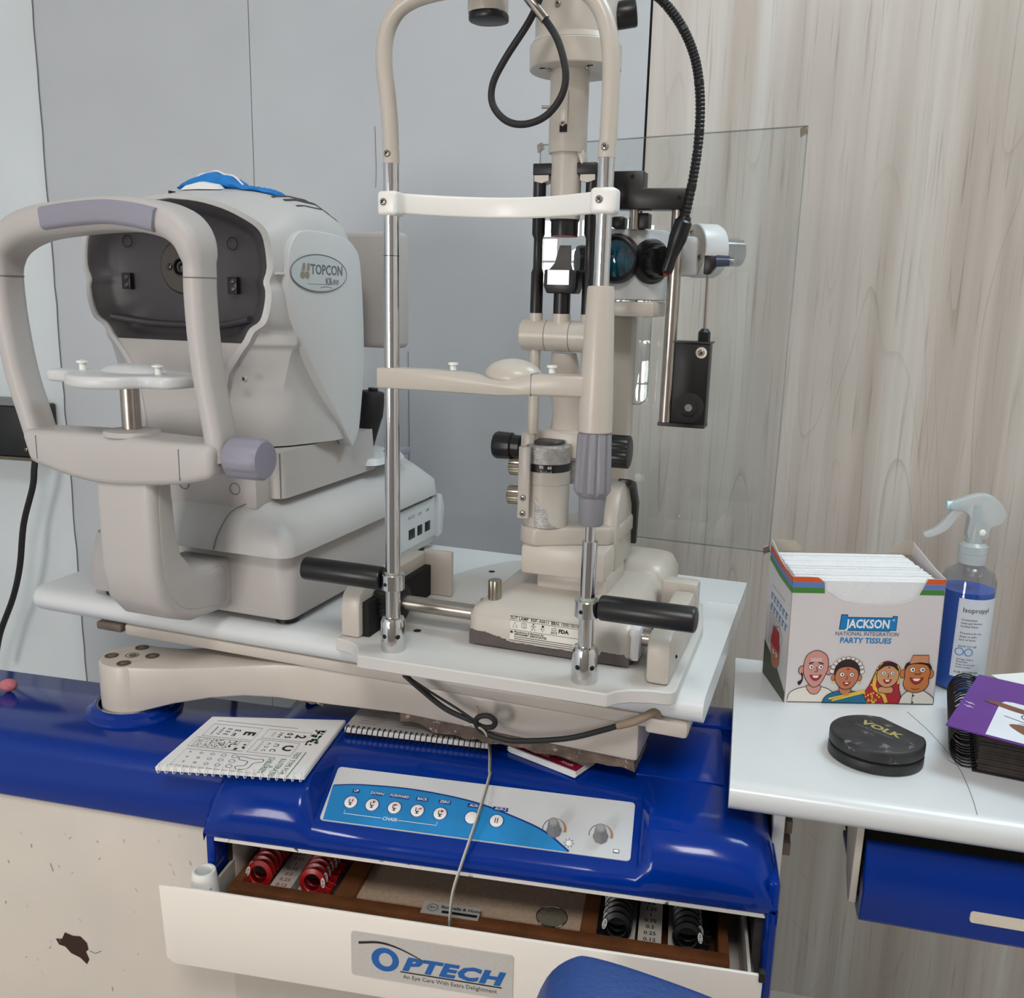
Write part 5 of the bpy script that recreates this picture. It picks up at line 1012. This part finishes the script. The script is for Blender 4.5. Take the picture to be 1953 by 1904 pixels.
# the narrow side: stripes, devanagari-like lines and a capped figure
ps = Print((-.0002, 0, 0), (0, -1, 0), (-.0193, 0, 1), .0002); ps.o = Vector((-.0003, BD, 0))
def sd_(y, z): return (BD - y, z)
for i, m_s in enumerate((M_gr, M_bl, M_or)):
    o_ = i * .0065
    ps.poly([sd_(.0885, .150 + o_), sd_(.045, .1405 + o_), sd_(.0, .1355 + o_), sd_(.0, .142 + o_ - (.0005 if i == 2 else 0)), sd_(.045, .1467 + o_), sd_(.0885, .1555 + o_)], m_s, 0)
for i in range(4):
    ps.line([sd_(.072, .122 - i * .0), sd_(.02, .118)], .0004, M_inkgrey, 0)
for r_ in range(2):
    for k in range(6):
        y = .074 - k * .0115; z = .112 - r_ * .014 - k * .0012; ps.line([sd_(y, z), sd_(y - .009, z - .0009)], .0014, M_jb, 0); ps.line([sd_(y - .004, z), sd_(y - .004, z - .008)], .0014, M_jb, 0); ps.line(sm2([sd_(y - .001, z - .002), sd_(y - .0005, z - .006), sd_(y - .003, z - .007)], 3), .0012, M_jb, 0)
for i in range(9): ps.line([sd_(.075, .086 - i * .0045), sd_(.03 + .01 * (i % 3), .0835 - i * .0045)], .0006, M_inkgrey, 0)
ps.name('side_band').poly([sd_(.0895, .0), sd_(.0, .0), sd_(.0, .012), sd_(.03, .026), sd_(.0895, .045)], mat('print_olive', (74, 84, 66), .6), 0)
ps.name('side_figure').poly(sm2([sd_(.062, .062), sd_(.058, .032), sd_(.045, .025), sd_(.030, .033), sd_(.028, .05), sd_(.03, .06)], 3, True), M_sk[1], 1); ps.poly([sd_(.063, .052), sd_(.056, .076), sd_(.034, .074), sd_(.028, .048)], M_rd, 2)
ps.name('cap_tassel').line(sm2([sd_(.048, .076), sd_(.034, .080), sd_(.022, .072), sd_(.022, .062)], 3), .0008, M_ink, 2)
for y in (.05, .038): ps.name('side_eye').poly(ell(*sd_(y, .044), .004, .003, 12), M_pw, 3); ps.poly(ell(*sd_(y, .044), .0014, .0012, 8), M_ink, 4)
ps.make('side_print', CS)
TS = thing('tissue_stack', 'thick stack of white folded tissues standing in the cardboard box', 'tissues', (.3267, 1.0079, .8202), 1)
for i in range(26):
    y0_ = .003 + i * .0032; h = .1505 + .010 * (y0_ / .085) + random.uniform(-.0008, .0008); dx = random.uniform(-.0006, .0006)
    B().box(.004 + dx - .002 * 0, BW - .009 + dx - i * .0004, y0_, y0_ + .0029, .001, h, bev=.0008, seg=1).make('tissue', M_tissue, TS)
# spray bottle
SB = thing('spray_bottle', 'clear spray bottle of blue alcohol with white label beside the tissue box', 'bottle', RM @ Vector((.268, .338, .82)), -14)
M_bot = clear('bottle_clear', (232, 236, 240), 1.3); M_liq = mat('blue_liquid', (12, 88, 190), .06); M_trig = clear('trigger_clear', (214, 226, 230), 2.2, .25)
M_trig = mat('trigger_frosted', (232, 240, 242), .3)
bsdf_ = M_trig.node_tree.nodes['Principled BSDF']; bsdf_.inputs['Transmission Weight'].default_value = .55
B().lathe([(.0285, .0002), (.0305, .003), (.0305, .138), (.027, .147), (.018, .152), (.0145, .155), (.0145, .164)], (0, 0, 0), (0, 0, 1), 44).make('bottle_shell', M_bot, SB)
B().lathe([(.0275, .0015), (.0297, .004), (.0297, .126)], (0, 0, 0), (0, 0, 1), 40).make('liquid', M_liq, SB)
wl = [[((.0309 + d) * sin(a), -(.0309 + d) * cos(a), z) for z in (.021, .120)] for a in [radians(-28 + i * 9) for i in range(13)] for d in (0,)]
B().loft([[wl[i][0] for i in range(13)], [wl[i][1] for i in range(13)]], False, False, closed=False).make('bottle_label', mat('label_pale', (206, 214, 222), .5), SB)
def curvetext(t, a0, z, size, m):
    vs, fs = glyphs(t, size, 'LEFT', 0, 0, 1, 1); me = bpy.data.meshes.new('label_print'); r = .0312
    me.from_pydata([(r * sin(x / r + a0), -r * cos(x / r + a0), z + y) for x, y in vs], [], fs); me.materials.append(m); o = bpy.data.objects.new('label_print', me); COL.objects.link(o); o.parent = SB
curvetext('Isopropyl', radians(-18), .106, .0085, M_ink)
for k, (t_, sz) in enumerate((('Composition', .0034), ('Isopropyl Alcohol', .0034), ('Purified Water', .0034), ('', .003), ('Directions for use', .0034), ('Apply on palm', .0034), ('back of hands', .0034), ('', .003), ('HOW TO USE', .0034))): 
    if t_: curvetext(t_, radians(-18), .094 - k * .0042, sz, M_ink)
for k, t_ in enumerate(('Storage: keep in', 'Flammable', 'Keep out of reach', 'Avoid contact')): curvetext(t_, radians(-18), .044 - k * .0034, .003, M_ink)
curvetext('FOR EXTERNAL', radians(-20), .027, .0042, M_ink)
for a_ in (-14, 5): 
    me_ = [(.0312 * sin(radians(a_) + .0045 * cos(t) / .0312), -.0312 * cos(radians(a_) + .0045 * cos(t) / .0312), .0535 + .0045 * sin(t)) for t in [2 * pi * k / 20 for k in range(20)]]
    B().tube(me_, .0005, 5, closed=True, sub=1).make('label_icon', M_jb, SB)
B().lathe([(.0165, 0), (.0165, .012), (.0158, .0125), (.0165, .013), (.0165, .022), (.012, .026)], (0, 0, .158), (0, 0, 1), 48, rib=lambda k, r: r * (1 - .02 * (k % 2))).make('collar', M_trig, SB)
B().lathe([(.0105, 0), (.0095, .018), (.0085, .03)], (0, 0, .182), (0, 0, 1), 28).make('trigger_stem', M_trig, SB)
sh_ = sm2([(-.032, .230), (-.020, .236), (-.004, .2425), (.010, .2425), (.022, .234), (.029, .220), (.024, .209), (.014, .204), (.012, .190), (-.010, .190), (-.010, .214), (-.018, .222), (-.032, .223)], 3, True)
B().prism(sh_, -.0085, .0085, 'xz', bev=.003, seg=2).make('trigger_head', M_trig, SB)
B().prism(sm2([(-.012, .224), (-.022, .214), (-.034, .196), (-.052, .186), (-.058, .189), (-.046, .197), (-.036, .210), (-.027, .224)], 3, True), -.006, .006, 'xz', bev=.002).make('trigger_lever', M_trig, SB)
B().cyl((-.036, 0, .2265), (-.016, 0, .2275), .0052, n=20).make('nozzle', mat('nozzle_aqua', (190, 222, 226), .35), SB)
B().ball((.0055, -.0085, .1975), .0042, .0025, .0042, 14, 8).make('lock_button', M_pvc, SB)
B().cyl((-.002, 0, .165), (-.002, 0, .23), .0045, n=18).make('pump_tube', mat('pump_aqua', (150, 200, 205), .4), SB)
# lens case
LC = thing('lens_case', 'black worn round lens case with one flat side on the side table', 'case', RM @ Vector((.1455, .107, .82)), -14)
Rr = .047
oc = [(Rr * cos(a), Rr * .93 * sin(a)) for a in [radians(t) for t in range(78, 360 + 14, 8)]] 
oc = sm2(oc, 1); M_case = mat('case_black', (34, 33, 34), .42, var=.5, scale=45, bump=.15); M_ctop = mat('case_top_worn', (40, 39, 41), .5, var=.6, scale=35, spots=((112, 110, 110), 60, .60))
B().prism(oc, .0004, .0115, bev=.0015, seg=2).make('case_bottom', M_case, LC)
B().prism([(a * .985, b * .985) for a, b in oc], .0115, .0125).make('case_seam', M_hole, LC)
LT = B().prism(oc, .0125, .0265, bev=.003, seg=3).make('case_lid', M_ctop, LC)
pr = Print((0, .0, .0265), (.80, -.60, 0), (.60, .80, 0)); pr.text('VOLK', -.002, .0105, .0145, mat('print_gold', (168, 156, 96), .5), 0, bold=.04, sx=1.15).text('DOUBLE ASPHERIC', -.004, .0, .0050, M_inkgrey, 0).text('+78 D', -.006, -.009, .0055, M_inkgrey, 0); pr.make('lid_print', LT)
# thick spiral book and booklet on it
SBk = thing('spiral_book', 'thick worn spiral-bound book with black cover under the purple booklet', 'book', RM @ Vector((.2360, .1030, .8202)), -24)
pg = B()
for i in range(14): pg.box(.004 + random.uniform(0, .003), .22, random.uniform(.0, .002), .155, i * .003, i * .003 + .0026)
pg.make('page_block', mat('page_edge_dark', (52, 46, 42), .85, var=.3, scale=90), SBk)
B().box(.002, .222, -.001, .156, .042, .0445, bev=.0006).make('cover', mat('cover_black', (38, 37, 40), .4, spots=((150, 130, 110), 60, .72)), SBk)
B().box(.002, .222, -.001, .156, -.0002, .0012).make('back_cover', mat('cover_black', (38, 37, 40), .4), SBk)
for i in range(22):
    y = .004 + i * .0069; tl_ = random.uniform(-.002, .002); B().tube([(-.004 + .0175 * cos(a) , y + tl_ * sin(a), .0245 + .0235 * sin(a)) for a in [2 * pi * k / 18 for k in range(18)]], .0010, 6, closed=True, sub=1).make('binding_ring', M_blk, SBk)
PB = thing('purple_booklet', 'purple booklet with white printed panel lying on the thick spiral book', 'booklet', RM @ Vector((.2062, .0950, .8690)), -14 - 0)
q4 = [(0, 0), (.019, -.009), (.14, -.055), (.195, .10), (.063, .150)]
PBm = B(); PBm.prism(q4, 0, .0016); PBo = PBm.make('cover', mat('purple_cover', (98, 44, 140), .4, var=.08, scale=20), PB)
exv = Vector((.14 - .019, -.055 + .009, 0)).normalized(); pr = Print((0, 0, .0016), exv, Vector((0, 0, 1)).cross(exv))
pr.name('white_panel').poly([(.036, .0), (.147, .0), (.147, .093), (.048, .100), (.041, .098), (.037, .090)], mat('print_panel', (224, 228, 236), .5, var=.05, scale=15), 0)
M_hand = mat('photo_skin', (122, 78, 58), .6, var=.25, scale=50)
pr.name('printed_hand').poly(sm2([(.052, .038), (.066, .044), (.085, .040), (.115, .030), (.115, .012), (.085, .012), (.066, .022)], 3, True), M_hand, 1); pr.name('printed_fingers').poly(sm2([(.022, .088), (.034, .092), (.052, .088), (.072, .082), (.068, .074), (.05, .076), (.034, .082)], 3, True), M_hand, 1); pr.name('printed_tools')
pr.line(sm2([(.064, .076), (.060, .066), (.066, .056), (.076, .046)], 4), .0010, M_ink, 1); pr.line([(.045, .058), (.064, .052)], .0010, M_jl, 1); pr.line(sm2([(.06, .045), (.07, .052), (.08, .05), (.09, .058)], 4), .0006, M_ink, 1)
pr.name('lettering')
for i in range(2): pr.line([(.06, .123 + i * .004), (.11, .123 + i * .004)], .0010, M_pw, 1)
pr.text('SI PA', .088, .112, .009, M_pw, 1, rot=180, bold=.04).text('CELL', .088, .108, .007, M_pw, 1, rot=180, bold=.04)
pr.name('emblem')
for i in range(2): pr.line([(.0065, .072 - i * .010), (.016, .068 - i * .010)], .0008, M_pw, 1); pr.line(ell(.0115, .070 - i * .010, .0018, .0018, 10), .0006, M_pw, 1, True)
pr.make('cover_print', PBo)
tag(place(B().box(0, .14, 0, .06, 0, .0015).make('paper_sheet', M_paper), RM @ Vector((.3000, .258, .868)), 6), 'white paper sheet sticking out behind the purple booklet', 'paper')
place(bpy.data.objects['paper_sheet'], RM @ Vector((.312, .205, .8650)), 12)


# ------------------------------------------------------------------ things at the left wall, and the chair
WM = Matrix.Translation((0, 1.62, 0)) @ Matrix.Rotation(radians(-12), 4, 'Z')
DV = thing('wall_device', 'black box mounted on the white plaster with a cable below', 'device', WM @ Vector((-1.001, 0, .948)), -12)
B().box(-.20, .072, -.075, .0, .006, .105, bev=.004).make('housing', M_blk, DV)
B().box(-.20, .076, -.078, .0, 0, .006, bev=.001).make('bottom_edge', mat('foot_brown', (60, 44, 36), .6), DV)
B().box(-.20, .052, -.076, .0, .105, .112, bev=.002).make('top_lid', mat('lid_grey', (120, 122, 124), .5), DV)
screw(DV, (.058, -.0755, .022), (0, -1, 0), .004)
cb_ = [WM @ Vector(p) for p in ((-.932, -.066, .954), (-.934, -.07, .93), (-.941, -.07, .895), (-.969, -.07, .819), (-.987, -.07, .731), (-1.010, -.07, .663), (-1.050, -.07, .580), (-1.08, -.06, .50))]
tag(B().tube(cb_, .0062, 8, sub=5).make('device_cable', M_blkr), 'black cable hanging down the white plaster wall', 'cable')
PK = thing('pink_bead', 'small pink bead on a dark clip on the blue counter', 'bead', (-.640, 1.095, .7702), 0)
B().ball((0, 0, .008), .011, .009, .008, 18, 12).make('bead', mat('pink_sponge', (206, 120, 128), .8, var=.15, scale=200, bump=.5), PK)
B().tube([(-.03, -.012, .003), (-.016, -.008, .006), (-.006, -.002, .008)], .0015, 8).make('clip', M_blk, PK)
CHR = thing('exam_chair', 'blue vinyl chair cushion in front of the open white drawer', 'chair', tuple(KM @ Vector((.47, -.20, 0))), KZ)
def k2(x): return x - .47
CHUP = .012
cp = sm2([(k2(.372), .62), (k2(.374), .69), (k2(.384), .730), (k2(.404), .752), (k2(.424), .7555), (k2(.475), .7465), (k2(.54), .729), (k2(.60), .700), (k2(.61), .62)], 4)
B().prism(cp, -.02, .055, 'xz', bev=.014, seg=4, ang=60).make('cushion', mat('blue_vinyl', (38, 72, 136), .45, var=.05, scale=30, bump=.35), CHR, ang=60)
B().cyl((.04, .02, .0), (.04, .02, .63), .02, n=24).make('support', M_chrome, CHR)
B().cyl((.04, .02, 0), (.04, .02, .02), .10, n=32, bev=.004).make('chair_base', M_blk, CHR)
